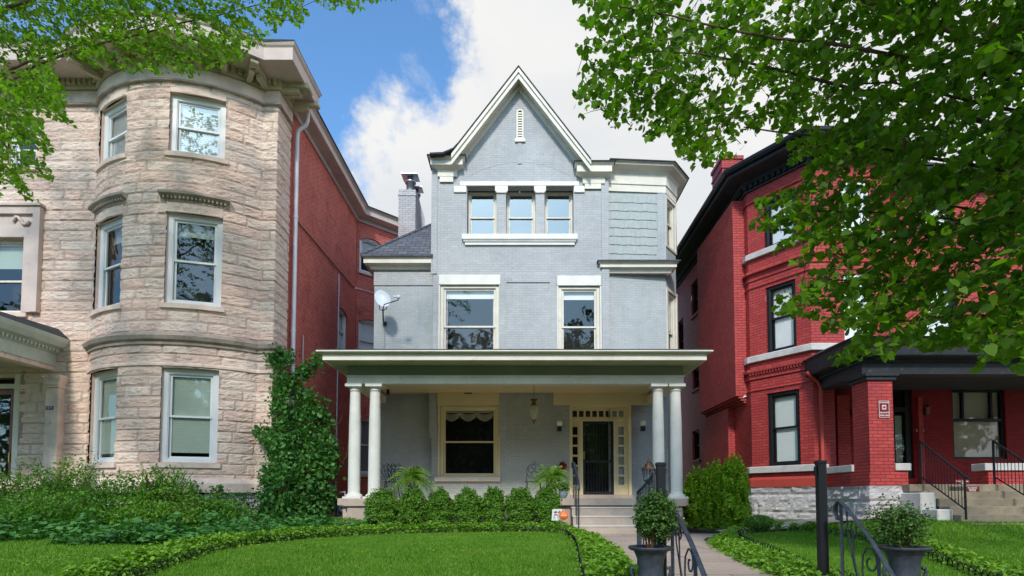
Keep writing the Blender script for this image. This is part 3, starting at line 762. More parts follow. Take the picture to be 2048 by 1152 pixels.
# ---- triple window
for (a, b_, c, d) in tw:
    Mx, w = frame_at(pt, a, b_, c)
    o_ = window(house, Mx, w, d - c, 'cream', .05, .30, .47, 'glass_bright', None, sash=.035, rm=.7)
lt = MB(); zl0, zl1, zl2 = Z(387), Z(373), Z(364)
lt.box(X(920, W, 370), W - .05, zl1, X(1158, W, 370), W + .005, zl2)
lt.box(X(908, W, 380), W - .05, Z(386), X(933, W, 380), W + .005, zl1 - .002).box(X(1148, W, 380), W - .05, Z(386), X(1169, W, 380), W + .005, zl1 - .002)
for (a, b_) in ((990, 1016), (1068, 1092)):
    xa, xb = X(a, W, 380), X(b_, W, 380); lt.prism([(xa, zl1 - .001), (xb, zl1 - .001), (xb, zl0 + .07), (xb - .06, zl0), (xa + .06, zl0), (xa, zl0 + .07)], W - .05, W + .05)
lt.build('lintel', 'lintel_white', house, bevel=.01)
s3 = MB(); s3.box(X(924, W, 476), W - .10, Z(481), X(1155, W, 476), W + .2, Z(470)); s3.build('sill', 'lintel_white', house, bevel=.01); MB().box(X(930, W, 488), W - .06, Z(491), X(1149, W, 488), W, Z(486)).build('sill_moulding', 'lintel_white', house)
MB().box(X(927, W, 484), W - .08, Z(486) + .002, X(1152, W, 484), W, Z(481) - .002).build('sill_band', 'gray_brick', house)
for (a, b_) in ((994, 1011), (1072, 1088)):   # rounded brick mullions
    MB().lathe([(.115, 0), (.115, zl0 - zt0 - .02)], ((X(a, W, 430) + X(b_, W, 430)) / 2, W + .12, zt0 + .01), 14).build('mullion_shaft', 'gray_brick', house)
# ---- second floor windows
for op, bl in ((w2l, None), (w2r, None)):
    Mx, w = frame_at(pt, op[0], op[1], op[2]); h = op[3] - op[2]
    o_ = window(house, Mx, w, h, 'cream', .09, .03, .50, 'glass', None, sash=.05, rm=.9)
    bz = MB(); bz.box(.11, .19, h - .36, w - .11, .2, h - .12, Mx); bz.build('blind', 'blind_white', o_)
    if op is w2l:
        for q_ in (.11, w - .19): MB().box(q_, .26, .1, q_ + .08, .29, h - .3, Mx).build('curtain', 'sign_pink', o_)
    l_ = MB(); l_.box(-.04, -.045, h, w + .04, .03, h + .30, Mx); l_.build('lintel', 'lintel_white', o_, bevel=.008)
    for q_ in (-.045, w): MB().box(q_, -.02, 0, q_ + .045, .03, h - .001, Mx).build('casing', 'cream', o_)
# ---- ground floor window with swags
Mx, w = frame_at(pt, w1[0], w1[1], w1[2]); h = w1[3] - w1[2]
o_ = window(house, Mx, w, h, 'cream_yellow', .085, .03, .50, 'glass', None, sash=.045, sill=None, rm=1.0)
MB().box(-.14, -.11, -.13, w + .06, .03, .002, Mx).build('sill', 'sill_pink', o_, bevel=.01)
l_ = MB(); l_.box(-.06, -.02, 0, 0, .03, h, Mx).box(w, -.02, 0, w + .05, .03, h, Mx).box(-.06, -.02, h, w + .05, .03, h + .03, Mx); l_.build('casing', 'cream_yellow', o_)
sg = MB()
for c in (.30, .80, 1.30):
    for q in range(5):
        ww = .29; dp = .10 + .035 * q
        sg.tube([(c + ww * t, .30 - .012 * q, h - .13 - dp * (1 - t * t) - .01 * q) for t in [i / 6 - 1 for i in range(13)]], .016, 6, Mx)
sg.box(.12, .31, h - .16, w - .12, .33, h - .09, Mx)
sg.build('curtain', 'curtain_cream', o_)
for q_ in ((U(875, 800) + xm, W - .02, w1[3] + .035, U(998, 800) + xm, W + .003, 3.95), (X(1107, W, 800), W - .04, dr[3] + .01, X(1306, W, 800), W + .003, 3.95), (X(748, WL, 800), WL - .05, Z(784), X(858, WL, 800), WL, 3.95)): MB().box(*q_).build('panel', 'cream_yellow', house)
ve = MB(); ve.box(X(929, W, 783), W - .05, Z(788), X(944, W, 783), W - .02, Z(779)); ve.build('vent', 'black_trim', house)
# ---- front door
Mx, w = frame_at(pt, dr[0], dr[1], dr[2]); h = dr[3] - dr[2]
def dx(px): return (px - 1141) / 120 * w
def dz(py): return (997 - py) / 186 * h
d_ = MB(); yi = .0
d_.box(-.03, -.02, 0, .06, .10, h + .02, Mx).box(w - .06, -.02, 0, w + .03, .10, h + .02, Mx).box(.06, -.02, h - .06, w - .06, .10, h + .02, Mx)
d_.box(.06, .06, dz(836), w - .06, .14, dz(842), Mx)                        # rail under the transom
for a, c in ((1144.5, 1166), (1229, 1255)): pass
do = d_.build('door_surround', 'cream_yellow', house, bevel=.006)
def lights(rects, x0, x1, z0, z1, y):
    """panel with square lights: bars between them, glass behind"""
    b_ = MB(); xs_ = sorted({x0, x1} | {r[0] for r in rects} | {r[1] for r in rects}); zs_ = sorted({z0, z1} | {r[2] for r in rects} | {r[3] for r in rects})
    for i in range(len(xs_) - 1):
        for k in range(len(zs_) - 1):
            xm_, zm_ = (xs_[i] + xs_[i + 1]) / 2, (zs_[k] + zs_[k + 1]) / 2
            if any(r[0] < xm_ < r[1] and r[2] < zm_ < r[3] for r in rects): continue
            b_.box(xs_[i], y, zs_[k], xs_[i + 1], y + .06, zs_[k + 1], Mx)
    return b_
tl = [(dx(1145.5 + 13.4 * k), dx(1145.5 + 13.4 * k + 9.6), dz(833), dz(820.5)) for k in range(8)]
tp = lights(tl, .06, w - .06, dz(836), h - .06, .09).build('transom', 'cream_yellow', house)
MB().box(.07, .13, dz(835), w - .07, .14, h - .07, Mx).build('pane', 'glass_dim', tp)
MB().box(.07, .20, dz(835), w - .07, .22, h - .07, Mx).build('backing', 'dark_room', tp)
for a, c, l0, l1 in ((1152, 1166, 1145, 1156), (1229, 1254, 1238, 1250)):
    xa, xb = (.06, dx(1160)) if a < 1200 else (dx(1232), w - .06)
    la, lb = (dx(1145), dx(1156)) if a < 1200 else (dx(1238), dx(1249.5))
    rs = [(la, lb, dz(853 + 20 * k + 16), dz(853 + 20 * k)) for k in range(6)]
    sl = lights(rs, xa, xb, .12, dz(842), .09).build('sidelight', 'cream_yellow', house)
    MB().box(la - .01, .16, .3, lb + .01, .165, dz(850), Mx).build('pane', 'glass_dim', sl)
    MB().box(la - .01, .20, .3, lb + .01, .22, dz(850), Mx).build('backing', 'dark_room', sl)
xa, xb = dx(1166), dx(1228); zt = dz(842)
for q_ in ((dx(1160), xa), (xb, dx(1232))): MB().box(q_[0], .03, .12, q_[1], .12, zt, Mx).build('door_jamb', 'cream_yellow', house)
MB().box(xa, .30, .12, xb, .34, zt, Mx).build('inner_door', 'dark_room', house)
sd_ = MB(); fw = .075
sd_.box(xa, .08, .13, xa + fw, .12, zt, Mx).box(xb - fw, .08, .13, xb, .12, zt, Mx).box(xa + fw, .08, zt - fw, xb - fw, .12, zt, Mx).box(xa + fw, .08, .13, xb - fw, .12, .13 + fw, Mx)
sd_.box(xa + fw, .085, dz(925), xb - fw, .115, dz(920), Mx)
for k in range(1, 9):
    x = xa + fw + (xb - xa - 2 * fw) * k / 9; sd_.box(x - .008, .09, .2, x + .008, .11, zt - fw, Mx)
for py in (868, 890, 945): sd_.box(xa + fw, .09, dz(py) - .008, xb - fw, .11, dz(py) + .008, Mx)
so_ = sd_.build('door', 'black_trim', house); so_['label'] = 'black barred storm door between the sidelights'
MB().box(xa + fw, .118, .2, xb - fw, .121, zt - fw, Mx).build('pane', 'glass_dim', so_)
MB().box(xa + .02, .05, dz(918), xa + .05, .08, dz(903), Mx).build('handle', 'brass', so_)
MB().box(-.02, -.22, 0, w + .02, .10, .115, Mx).build('door_step', 'step_stone', house, bevel=.01)

# ---- porch
Yc = 14.35; zf = .81
px0, px1 = X_(680, Yc, 1005), X_(1372, Yc, 1000)
stL, stR = X_(1140, Yc, 1000), X_(1304, Yc, 1000)
pf = MB(); pf.box(px0, Yc - .22, zf - .17, px1, W - .002, zf); pf.build('porch_floor', 'step_stone', house, bevel=.012)
pb = MB(); pb.box(px0 + .1, Yc - .10, -.1, px1 - .1, W - .4, zf - .172); pb.build('porch_base', 'step_stone', house)
zb = Z_(769, Yc); zc_ = Z_(753, Yc); zd_ = Z_(733, Yc)
fx0, fx1 = X_(697, Yc, 745), X_(1364.5, Yc, 745)
colx = [X_(709, Yc, 880), X_(749, Yc, 880), X_(1317, Yc, 880), X_(1352.5, Yc, 880)]
for cx in colx:
    q = MB(); r = .142; zt = zb - .075
    q.lathe([(.205, .04), (.205, .075), (.19, .095), (.165, .105), (r * 1.06, .12), (r * 1.02, .17), (r * 1.02, .9), (r * .98, 1.8), (r * .86, zt - zf - .13), (r * .84, zt - zf - .10), (r * .98, zt - zf - .09), (r * .98, zt - zf - .06), (r * .86, zt - zf - .05), (r * .9, zt - zf - .03), (.185, zt - zf)], (cx, Yc + .02, zf), 28)
    q.box(cx - .20, Yc - .18, zt, cx + .20, Yc + .22, zb - .002)
    q.box(cx - .22, Yc - .20, zf + .002, cx + .22, Yc + .24, zf + .045)
    q.build('column', 'pale_column', house)
for a, b_ in ((686, 762), (1300, 1373)):
    pd = MB(); xa, xb = X_(a, Yc - .3, 1000), X_(b_, Yc - .3, 1000); pd.box(xa, Yc - .30, zf - .19, xb, Yc + .3, zf - .002); pd.box(xa + .08, Yc - .24, -.1, xb - .08, Yc + .2, zf - .1901); pd.build('pedestal', 'step_stone', house, bevel=.012)
bm_ = MB(); bm_.sweep([(fx0, W - .1), (fx0, Yc - .12), (fx1, Yc - .12), (fx1, W - .1)], [(-.26, zb), (0, zb), (0, zc_ - .05), (.02, zc_ - .03), (.02, zc_), (-.26, zc_)]); bm_.build('porch_beam', 'cream', house)
bm_ = MB(); bm_.sweep([(fx0 + .01, W - .1), (fx0 + .01, Yc - .11), (fx1 - .01, Yc - .11), (fx1 - .01, W - .1)], [(-.2, zc_ + .002), (.015, zc_ + .002), (.03, zc_ + .03), (.015, zc_ + .06), (0, zc_ + .062), (0, zd_), (-.2, zd_)]); bm_.build('porch_frieze', 'green_frieze', house)
MB().box(fx0 + .2, Yc + .1, 3.93, fx1 - .2, W - .03, 3.97).build('porch_ceiling', 'cream_yellow', house)
Yf = 13.6; ax, bx = X_(645, Yf, 715), X_(1413.5, Yf, 715)
zfa, zfb = Z_(720, Yf), Z_(708, Yf); zg = Z_(700.5, Yf - .1)
ev = [(ax, W - .03), (ax, Yf), (bx, Yf), (bx, W - .03)]
MB().sweep(ev, [(-.8, zfa + .012), (-.03, zfa + .012), (-.03, zfa + .04), (-.8, zfa + .04)]).build('porch_soffit', 'gutter_green', house)
MB().sweep(ev, [(-.03, zfa), (.0, zfa), (.0, zfb), (-.03, zfb)]).build('fascia', 'cream', house)
MB().sweep(ev, [(-.03, zfb + .002), (.02, zfb + .002), (.06, zfb + .02), (.11, zg - .03), (-.03, zg - .03)]).build('gutter', 'gutter_green', house)
MB().sweep(ev, [(-.02, zg - .028), (.12, zg - .028), (.12, zg), (-.02, zg)]).build('gutter_lip', 'cream', house)
MB().add([(ax - .1, Yf - .1, zg + .004), (bx + .1, Yf - .1, zg + .004), (bx + .1, W - .03, 4.69), (ax - .1, W - .03, 4.69), (ax - .1, Yf - .1, zg + .03), (bx + .1, Yf - .1, zg + .03), (bx + .1, W - .03, 4.715), (ax - .1, W - .03, 4.715)], [(3, 2, 1, 0), (4, 5, 6, 7), (0, 1, 5, 4), (1, 2, 6, 5), (3, 0, 4, 7)]).build('porch_roof', 'slate', house)
# steps
ss = MB(); sn = MB(); sx1 = X_(1300, 13.9, 1000)
for k in range(3):
    yk = Yc - .24 - .30 * (k + 1); zk = zf - .2 * (k + 1)
    ss.box(stL, yk, -.1, sx1, Yc - .10, zk - .03) if k == 2 else ss.box(stL, yk, zk - .2, sx1, Yc - .10, zk - .03)
    sn.box(stL - .01, yk - .015, zk - .028, sx1, yk + .31, zk)
ss.build('steps', 'step_stone', house); sn.build('step_treads', 'step_nose', house)

# ================================================================== STONE HOUSE (left)
YS = 15.0
sth = thing('stone_row_house', 'three storey rock faced stone house with round bow front and red brick side', 'house', (-8, YS, 0))
def stone_disp(seed, rh=.265, amp=.026):
    rnd = random.Random(seed); cache = {}
    def row(r):
        if r not in cache:
            e_ = [-2 + rnd.uniform(0, .5)]
            while e_[-1] < 40: e_.append(e_[-1] + rnd.uniform(.42, 1.15))
            cache[r] = e_
        return cache[r]
    def f(u, z):
        r = math.floor((z + 1) / rh); e_ = row(r)
        k = 0
        lo, hi = 0, len(e_) - 1
        while hi - lo > 1:
            m_ = (lo + hi) // 2
            if e_[m_] <= u: lo = m_
            else: hi = m_
        du = min(u - e_[lo], e_[hi] - u); zz = (z + 1) - r * rh; dz_ = min(zz, rh - zz)
        q = min(du, dz_); fall = min(1, q / .035)
        h_ = math.sin(lo * 12.9898 + r * 78.233) * 43758.5; h_ -= math.floor(h_)
        nn = abs(noise.noise(Vector((u * 3.1, z * 8.5, h_ * 9)))) + .9 * abs(noise.noise(Vector((u * 8, z * 19, h_ * 5))))
        d = fall * (.018 + amp * max(0, .1 + nn * 1.3))
        return d, .8 if q < .012 else (.3 if q < .022 else 0), h_
    return f
bc = Vector((-8.96, 17.05)); BR = 2.97
def bow(th, k=0): return (bc.x + (BR + k) * math.sin(R(th)), bc.y - (BR + k) * math.cos(R(th)))
cx_ = X_(546, YS, 650)                       # front corner
th0 = math.degrees(math.asin(2.15 / BR))
spath = [(-14.5, YS), bow(-th0)] + [bow(t) for t in range(-40, 41, 5)] + [bow(th0), (cx_, YS), (cx_, 15.82)]
cu = [0]
for a, b_ in zip(spath, spath[1:]): cu.append(cu[-1] + (Vector(b_) - Vector(a)).length)
uL = cu[1]
def ubow(th): # arc length on the polyline
    t = list([-th0] + list(range(-40, 41, 5)) + [th0])
    for i in range(len(t) - 1):
        if t[i] <= th <= t[i + 1]: return cu[1 + i] + (cu[2 + i] - cu[1 + i]) * (th - t[i]) / (t[i + 1] - t[i])
Yb = 14.26
def zr(py): return at(372, py, Yb)[1]
def uf(px, py): return X_(px, YS, py) + 14.5
lev = [(zr(925), zr(738)), (zr(610), zr(430)), (zr(311), zr(194))]
sops = []
for k, (a, b_) in enumerate(lev):
    for t in ((5.2, 29.3), (-41.0, -17.0)): sops.append((ubow(t[0]), ubow(t[1]), a, b_))
fl_ops = [(uf(-30, 550), uf(53, 550), Z_(627, YS, 20), Z_(478, YS, 20)), (uf(18, 300), uf(75, 300), Z_(335, YS, 40), Z_(248, YS, 40)), (uf(-45, 850), uf(36, 850), .75, Z_(756, YS, 10))]
zst = Z_(150, YS, 372)      # top of the stone
zwt = Z_(985, Yb)
sd1 = stone_disp(5)
sw_ = MB(); spt, _ = wall(sw_, spath, zwt, Z_(128, YS), sops + fl_ops, reveal=.17, step=.042, disp=sd1)
sw_.build('wall', 'stone', sth)
fo = MB(); wall(fo, spath, -.1, zwt, [], step=.07, disp=stone_disp(9, .3, .07)); fo.build('foundation', 'base_stone', sth)
# plain bands, string courses, water table
def band(name, z0, z1, out_, matn, path=spath, prof=None):
    pr = prof or [(-.02, z0), (out_, z0), (out_ + .0, z1 - .03), (out_ - .025, z1), (-.02, z1)]
    b_ = MB(); b_.sweep(path, pr); return b_.build(name, matn, sth)
band('water_table', 0, 0, 0, 'smooth_stone', prof=[(-.02, zwt), (.16, zwt), (.16, zwt + .22), (.07, zwt + .34), (-.02, zwt + .36)])
zs = Z_(693, Yb, 372)
band('string_course', 0, 0, 0, 'stained_stone', path=spath[1:], prof=[(-.02, zs), (.08, zs), (.08, zs + .07), (.15, zs + .11), (.19, zs + .20), (.08, zs + .24), (.07, zs + .30), (-.02, zs + .30)])
zl = Z_(738, Yb, 372)
band('lintel_course', zl + .04, zl + .12, .07, 'smooth_stone', path=spath[1:])
zt_ = Z_(170, Yb, 372)
ztp = Z_(143, Yb, 372)
band('frieze_course', zt_, ztp, .07, 'smooth_stone')
band('frieze_moulding', zt_ - .06, zt_ - .002, .12, 'stained_stone')
# windows
for k, (a, b_, c, d) in enumerate(sops):
    Mx, w = frame_at(spt, a, b_, c); lv = k // 2
    bl = ['blind_green', None, 'blind_slats'][lv]
    o_ = window(sth, Mx, w, d - c, 'white_paint', .13, .07, .5, 'glass_bright' if lv == 2 else 'glass', bl, sash=.05, sill=None, bl_drop=1.0 if lv == 2 else .93)
    if lv == 1:
        b2_ = MB(); b2_.box(.2, .3, (d - c) - .45, w - .2, .31, (d - c) - .15, Mx); b2_.build('blind', 'blind_green', o_)
    q = MB(); nn = [( (a - .08) + (b_ - a + .16) * i / 6) for i in range(7)]
    pth = [tuple(spt(u)[0]) for u in nn]
    q.sweep(pth, [(-.10, c - .13), (.09, c - .13), (.09, c - .02), (-.10, c)]); q.build('sill', 'smooth_stone', o_)
    if lv != 0:
        q = MB(); h_ = .24 if lv == 1 else .17
        q.sweep([tuple(spt(u)[0]) for u in [a + (b_ - a) * i / 6 for i in range(7)]], [(-.02, d + .002), (.035, d + .002), (.035, d + h_), (-.02, d + h_)]); q.build('lintel', 'smooth_stone', o_)
    if lv == 1:
        q = MB(); pth = [tuple(spt(u)[0]) for u in [(a - .14) + (b_ - a + .28) * i / 8 for i in range(9)]]
        q.sweep(pth, [(-.02, d + .25), (.05, d + .25), (.06, d + .33), (.20, d + .40), (.20, d + .46), (-.02, d + .48)])
        for i in range(16):
            u = a - .08 + (b_ - a + .16) * (i + .5) / 16; p_, n_ = spt(u); Q = Matrix.Translation((p_.x, p_.y, 0)) @ Matrix.Rotation(math.atan2(n_.x, -n_.y), 4, 'Z'); q.box(-.022, -.13, d + .30, .022, -.04, d + .37, Q)
        q.build('hood', 'stained_stone', o_)
for k, (a, b_, c, d) in enumerate(fl_ops[:2]):
    Mx, w = frame_at(spt, a, b_, c); h = d - c
    o_ = window(sth, Mx, w, h, 'cream' if k == 0 else 'white_paint', .09, .06, .45, 'glass', 'blind_green' if k == 0 else None, sash=.05, bl_drop=.35, sill=(.12, .12, .12 if k == 0 else .06, 'smooth_stone'))
    if k == 0:
        q = MB(); pr = [(.0, .22), (.12, .27)]
        q.box(w, -.13, 0, w + .24, -.02, h + .25, Mx).box(w + .24, -.17, 0, w + .42, -.02, h + .78, Mx).box(0, -.13, h, w, -.02, h + .25, Mx)
        q.box(-.3, -.17, h + .60, w + .24, -.02, h + .80, Mx).box(-.3, -.22, h + .80, w + .46, -.02, h + .86, Mx).box(0, -.09, h + .25, w + .24, -.02, h + .60, Mx)
        sc2 = [(w - .3 + .42 * t, -.13, h + .42 + .10 * math.sin(t * 6.3)) for t in [i / 14 for i in range(15)]]
        q.tube(sc2, [.03 + .02 * abs(math.cos(i)) for i in range(15)], 6, Mx)
        q.build('surround', 'pink_trim', o_)
# front door in the flat wall
Mx, w = frame_at(spt, fl_ops[2][0], fl_ops[2][1], fl_ops[2][2]); h = fl_ops[2][3] - .75
q = MB(); q.box(w - .24, .04, 0, w - .1, .12, h - .3, Mx).box(0, .04, h - .42, w - .24, .12, h - .3, Mx).box(0, .04, 0, w - .24, .12, .3, Mx); do_ = q.build('door', 'wood_red', sth)
MB().box(0, .07, .3, w - .24, .08, h - .42, Mx).build('pane', 'glass', do_); MB().box(0, .3, .01, w, .32, h, Mx).build('interior', 'dark_room', do_)
MB().box(w - .215, 0, .98, w - .185, .035, 1.22, Mx).build('handle', 'brass', do_)
q = MB(); q.box(w - .1, -.04, 0, w + .04, .1, h + .1, Mx).box(0, -.04, h - .28, w - .1, .1, h - .16, Mx); q.build('door_frame', 'cream', sth)
q = MB(); q.box(w + .05, -.03, .1, w + .15, .02, h + .35, Mx); q.build('door_frame', 'stained_stone', sth)
# porch pilaster with the number plate
a, b_ = X_(88, YS - .25, 860), X_(114, YS - .25, 860); zp = Z_(775, YS - .25)
q = MB(); q.box(a, YS - .25, .4, b_, YS + .03, zp); q.box(a - .03, YS - .28, zp, b_ + .03, YS + .02, zp + .06)
pil = q.build('pilaster', 'smooth_stone', sth, bevel=.01)
q = MB(); q.box(a - .06, YS - .32, zp + .24, b_ + .06, YS + .02, zp + .32)
q.prism([(a - .01, zp + .06), (b_ + .01, zp + .06), (b_ + .07, zp + .24), (a - .07, zp + .24)], YS - .3, YS + .01)
for sx in (a - .0, b_ + .0):
    q.tube([(sx, YS - .31, zp + .17), (sx + (.05 if sx > a + .1 else -.05), YS - .33, zp + .21), (sx, YS - .33, zp + .23), (sx - (.03 if sx > a + .1 else -.03), YS - .33, zp + .19)], .022, 6)
q.build('capital', 'smooth_stone', pil)
pl = MB(); xa, za = at(91, 819, YS - .27); xb, zb_ = at(106, 812, YS - .27); pl.box(xa, YS - .27, za, xb, YS - .251, zb_)
po = pl.build('house_number_plate', 'plaque_blue', sth); text(po, '1511', .085, TF((xa + xb) / 2, YS - .272, (za + zb_) / 2), 'sign_white')
# entrance porch roof running forward out of the picture
XP = X_(141, YS, 680); zpb = Z_(733, YS, 130); zpt = Z_(680, YS, 130)
pp = [(XP - 3.8, 11.2), (XP - .0, 11.2), (XP - .0, YS - .01)]
q = MB(); q.sweep(pp, [(-.45, zpb), (-.33, zpb), (-.33, zpb + .30), (-.28, zpb + .33), (-.22, zpb + .42), (-.10, zpb + .46), (-.02, zpt - .10), (0, zpt), (-.45, zpt)]); q.build('porch_cornice', 'mint_paint', sth)
q = MB(); q.sweep(pp, [(-.60, zpb - .12), (-.36, zpb - .12), (-.36, zpb - .002), (-.60, zpb - .002)]); q.build('porch_beam', 'smooth_stone', sth)
q = MB()
for k in range(32): y_ = 11.35 + k * .112; q.box(XP - .29, y_, zpb + .34, XP - .21, y_ + .055, zpb + .41)
q.build('porch_dentils', 'mint_paint', sth)
q = MB(); q.add([(XP - 3.8, 11.2, zpt + .01), (XP + .0, 11.2, zpt + .01), (XP + .0, YS - .02, zpt + .01), (XP - 3.8, YS - .02, zpt + .01), (XP - .3, YS - .02, zpt + .28), (XP - 3.8, YS - .02, zpt + .28)], [(0, 1, 2, 3), (0, 1, 4, 5), (1, 2, 4)]); q.build('porch_roof', 'slate', sth)
MB().box(XP - 3.8, 11.3, zpb - .05, XP - .6, YS - .03, zpb).build('porch_ceiling', 'pink_trim', sth)
for yy_ in (11.65, ):
    for xx_ in (XP - .48, XP - 3.3): MB().lathe([(.22, 0), (.22, .1), (.16, .14), (.16, zpb - .5), (.14, zpb - .2), (.2, zpb - .13)], (xx_, yy_, .0), 20).build('porch_column', 'pale_column', sth)
# cornice: dentils, soffit, brackets, fascia
zc0 = Z_(143, Yb, 372)
zc1 = Z_(118, 14.1, 540); zc2 = Z_(86, 14.1, 560)
cp_ = [(-14.5, YS), bow(-th0)] + [bow(t) for t in range(-40, 41, 8)] + [bow(th0), (cx_, YS), (cx_, 16.05)]
q = MB(); q.sweep(cp_, [(-.02, zc0 + .002), (.10, zc0 + .002), (.12, zc0 + .05), (.12, zc0 + .24), (.24, zc0 + .30), (.24, zc0 + .34), (-.02, zc0 + .34)]); q.build('dentil_course', 'tan_trim', sth)
q = MB(); cuc = [0]
for a, b_ in zip(cp_, cp_[1:]): cuc.append(cuc[-1] + (Vector(b_) - Vector(a)).length)
def along(path, cs, u):
    for i in range(len(path) - 1):
        if u <= cs[i + 1] or i == len(path) - 2:
            d = (Vector(path[i + 1]) - Vector(path[i])).normalized(); return Vector(path[i]) + d * (u - cs[i]), Vector((d.y, -d.x))
u = .3
while u < cuc[-1] - .05:
    p_, n_ = along(cp_, cuc, u); Q = Matrix.Translation((p_.x, p_.y, 0)) @ Matrix.Rotation(math.atan2(n_.x, -n_.y), 4, 'Z')
    q.box(-.04, -.20, zc0 + .10, .04, -.115, zc0 + .24, Q); u += .14
q.build('dentils', 'tan_trim', sth)
ce = [(-14.5, 14.12)] + [bow(t, .9) for t in (-40.8, -34, -27, -20, -13, -6, 0, 6, 13, 20, 27, 34, 40.8)] + [(X_(585, 14.1, 100), 14.12), (X_(585, 14.1, 100), 16.0)]
fa = MB(); fa.sweep(ce, [(-.10, zc1), (0, zc1), (0, zc2 - .10), (.04, zc2 - .06), (.07, zc2), (-.10, zc2)]); fa.build('fascia', 'pink_trim', sth)
so2 = MB(); so2.slab([(-14.5, 14.2)] + [bow(t, .82) for t in (-40, -30, -20, -10, 0, 10, 20, 30, 40)] + [(ce[-1][0] - .08, 14.2), (ce[-1][0] - .08, 15.99), (cx_ - .3, 15.99), (cx_ - .3, 20), (-14.5, 20)], zc1 + .03, zc1 + .07); so2.build('soffit', 'pink_trim', sth)
for u in [.7 + .78 * k for k in range(3)] + [cuc[1] + .55 * k for k in range(1, 9)] + [cuc[-3] + .10, cuc[-3] + .42, cuc[-2] + .18, cuc[-2] + .75]:
    p_, n_ = along(cp_, cuc, u); Q = Matrix.Translation((p_.x, p_.y, 0)) @ Matrix.Rotation(math.atan2(n_.x, -n_.y), 4, 'Z')
    L_ = .55; q = MB()
    q.box(-.075, -.24 - L_, zc1 - .10, .075, -.10, zc1 + .028, Q); q.box(-.06, -.24 - L_ * .55, zc1 - .22, .06, -.10, zc1 - .102, Q)
    q.lathe([(.06, -.09), (.06, .09)], (0, 0, 0), 12, Q @ TF(0, -.24 - L_ + .02, zc1 - .07) @ Matrix.Rotation(R(90), 4, 'Y')); q.build('bracket', 'tan_trim', sth)
MB().slab([(-14.5, 14.05)] + [bow(t, .97) for t in (-40, -30, -20, -10, 0, 10, 20, 30, 40)] + [(ce[-1][0] + .06, 14.05), (ce[-1][0] + .06, 16.05), (cx_ + .2, 16.05), (cx_ + .2, 22), (-14.5, 22)], zc2 + .002, zc2 + .05).build('roof', 'slate', sth)
# red brick side
ci = 22.45; f2e = (cx_ + 3.3, ci + 3.3)
A_, B_ = (cx_, ci), f2e
def fop(px0, px1, py0, py1):
    u0, _ = hit(A_, B_, px0, (py0 + py1) / 2); u1, _ = hit(A_, B_, px1, (py0 + py1) / 2); m_ = (px0 + px1) / 2
    return (u0, u1, hit(A_, B_, m_, py1)[1], hit(A_, B_, m_, py0)[1])
zrt = atx(584.5, 222, cx_)[1]
sy0, sy1 = atx(676, 650, cx_)[0], atx(695, 650, cx_)[0]
so_z = (atx(686, 702, cx_)[1], atx(686, 618, cx_)[1])
rb = MB(); rpt, _ = wall(rb, [(cx_ - .012, 15.83), (cx_ - .012, ci)], 0.55, zrt, [(sy0 - 15.83, sy1 - 15.83, *so_z)], reveal=.12)
fops = [fop(719, 768, 478, 548), fop(717, 765, 640, 702), fop(718, 762, 836, 948)]
fpt2, _ = wall(rb, [A_, B_], .55, zrt, fops, reveal=.12)
wall(rb, [B_, (B_[0] + 0, 30)], .55, zrt)
rb.build('wall', 'red_brick', sth)
q = MB(); q.sweep([(cx_ - .015, 15.86), A_, B_], [(-.02, -.1), (.10, -.1), (.10, .52), (.03, .62), (-.02, .62)]); q.build('foundation', 'smooth_stone', sth)
for (pt_, op, bl, mt) in ((rpt, (sy0 - 15.83, sy1 - 15.83, *so_z), 'blind_white', .5), (fpt2, fops[0], 'blind_slats', .45), (fpt2, fops[1], 'blind_white', .3), (fpt2, fops[2], 'blind_dark', .52)):
    Mx, w = frame_at(pt_, op[0], op[1], op[2]); h = op[3] - op[2]
    o_ = window(sth, Mx, w, h, 'white_paint', .08, .05, mt, 'glass', bl, sash=.05, sill=(.07, .12, .06, 'sill_pink'), bl_drop=.5 if op is fops[0] else 1)
    q = MB(); n_ = 9; r_ = (w * w / 4 + .16 * .16) / .32      # segmental brick arch over the head
    pts = [(w * i / n_, h - .16 + math.sqrt(max(r_ * r_ - (w * i / n_ - w / 2) ** 2, 0)) - (r_ - .16)) for i in range(n_ + 1)]
    for p0, p1 in zip(pts, pts[1:]): q.prism([p0, p1, (p1[0], h + .25), (p0[0], h + .25)], -.02, .06, Mx)
    q.build('arch', 'red_brick', o_)
# eave of the side
zea = zrt
q = MB(); q.sweep([(cx_ - .01, 16.0), A_, B_, (B_[0], 30)], [(-.02, zea - .02), (.05, zea - .02), (.05, zea + .14), (.34, zea + .16), (.38, zea + .18), (.38, zea + .38), (.46, zea + .45), (-.02, zea + .45)]); q.build('eave', 'pink_trim', sth)
q = MB(); q.sweep([(cx_ - .01, 16.0), A_, B_, (B_[0], 30)], [(-.3, zea + .452), (.49, zea + .452), (.49, zea + .48), (-.3, zea + .60)]); q.build('roof', 'slate', sth)
MB().slab([(-14.5, 15.9), (cx_, 15.9), (cx_, ci), B_, (B_[0], 30), (-14.5, 30)], zea + .1, zea + .2).build('roof_deck', 'slate', sth)
MB().box(-14.6, YS + .1, .1, -14.5, 30, zea).build('party_wall', 'red_brick', sth)
MB().box(-14.6, 30, .1, f2e[0], 30.2, zea).build('rear_wall', 'red_brick', sth)
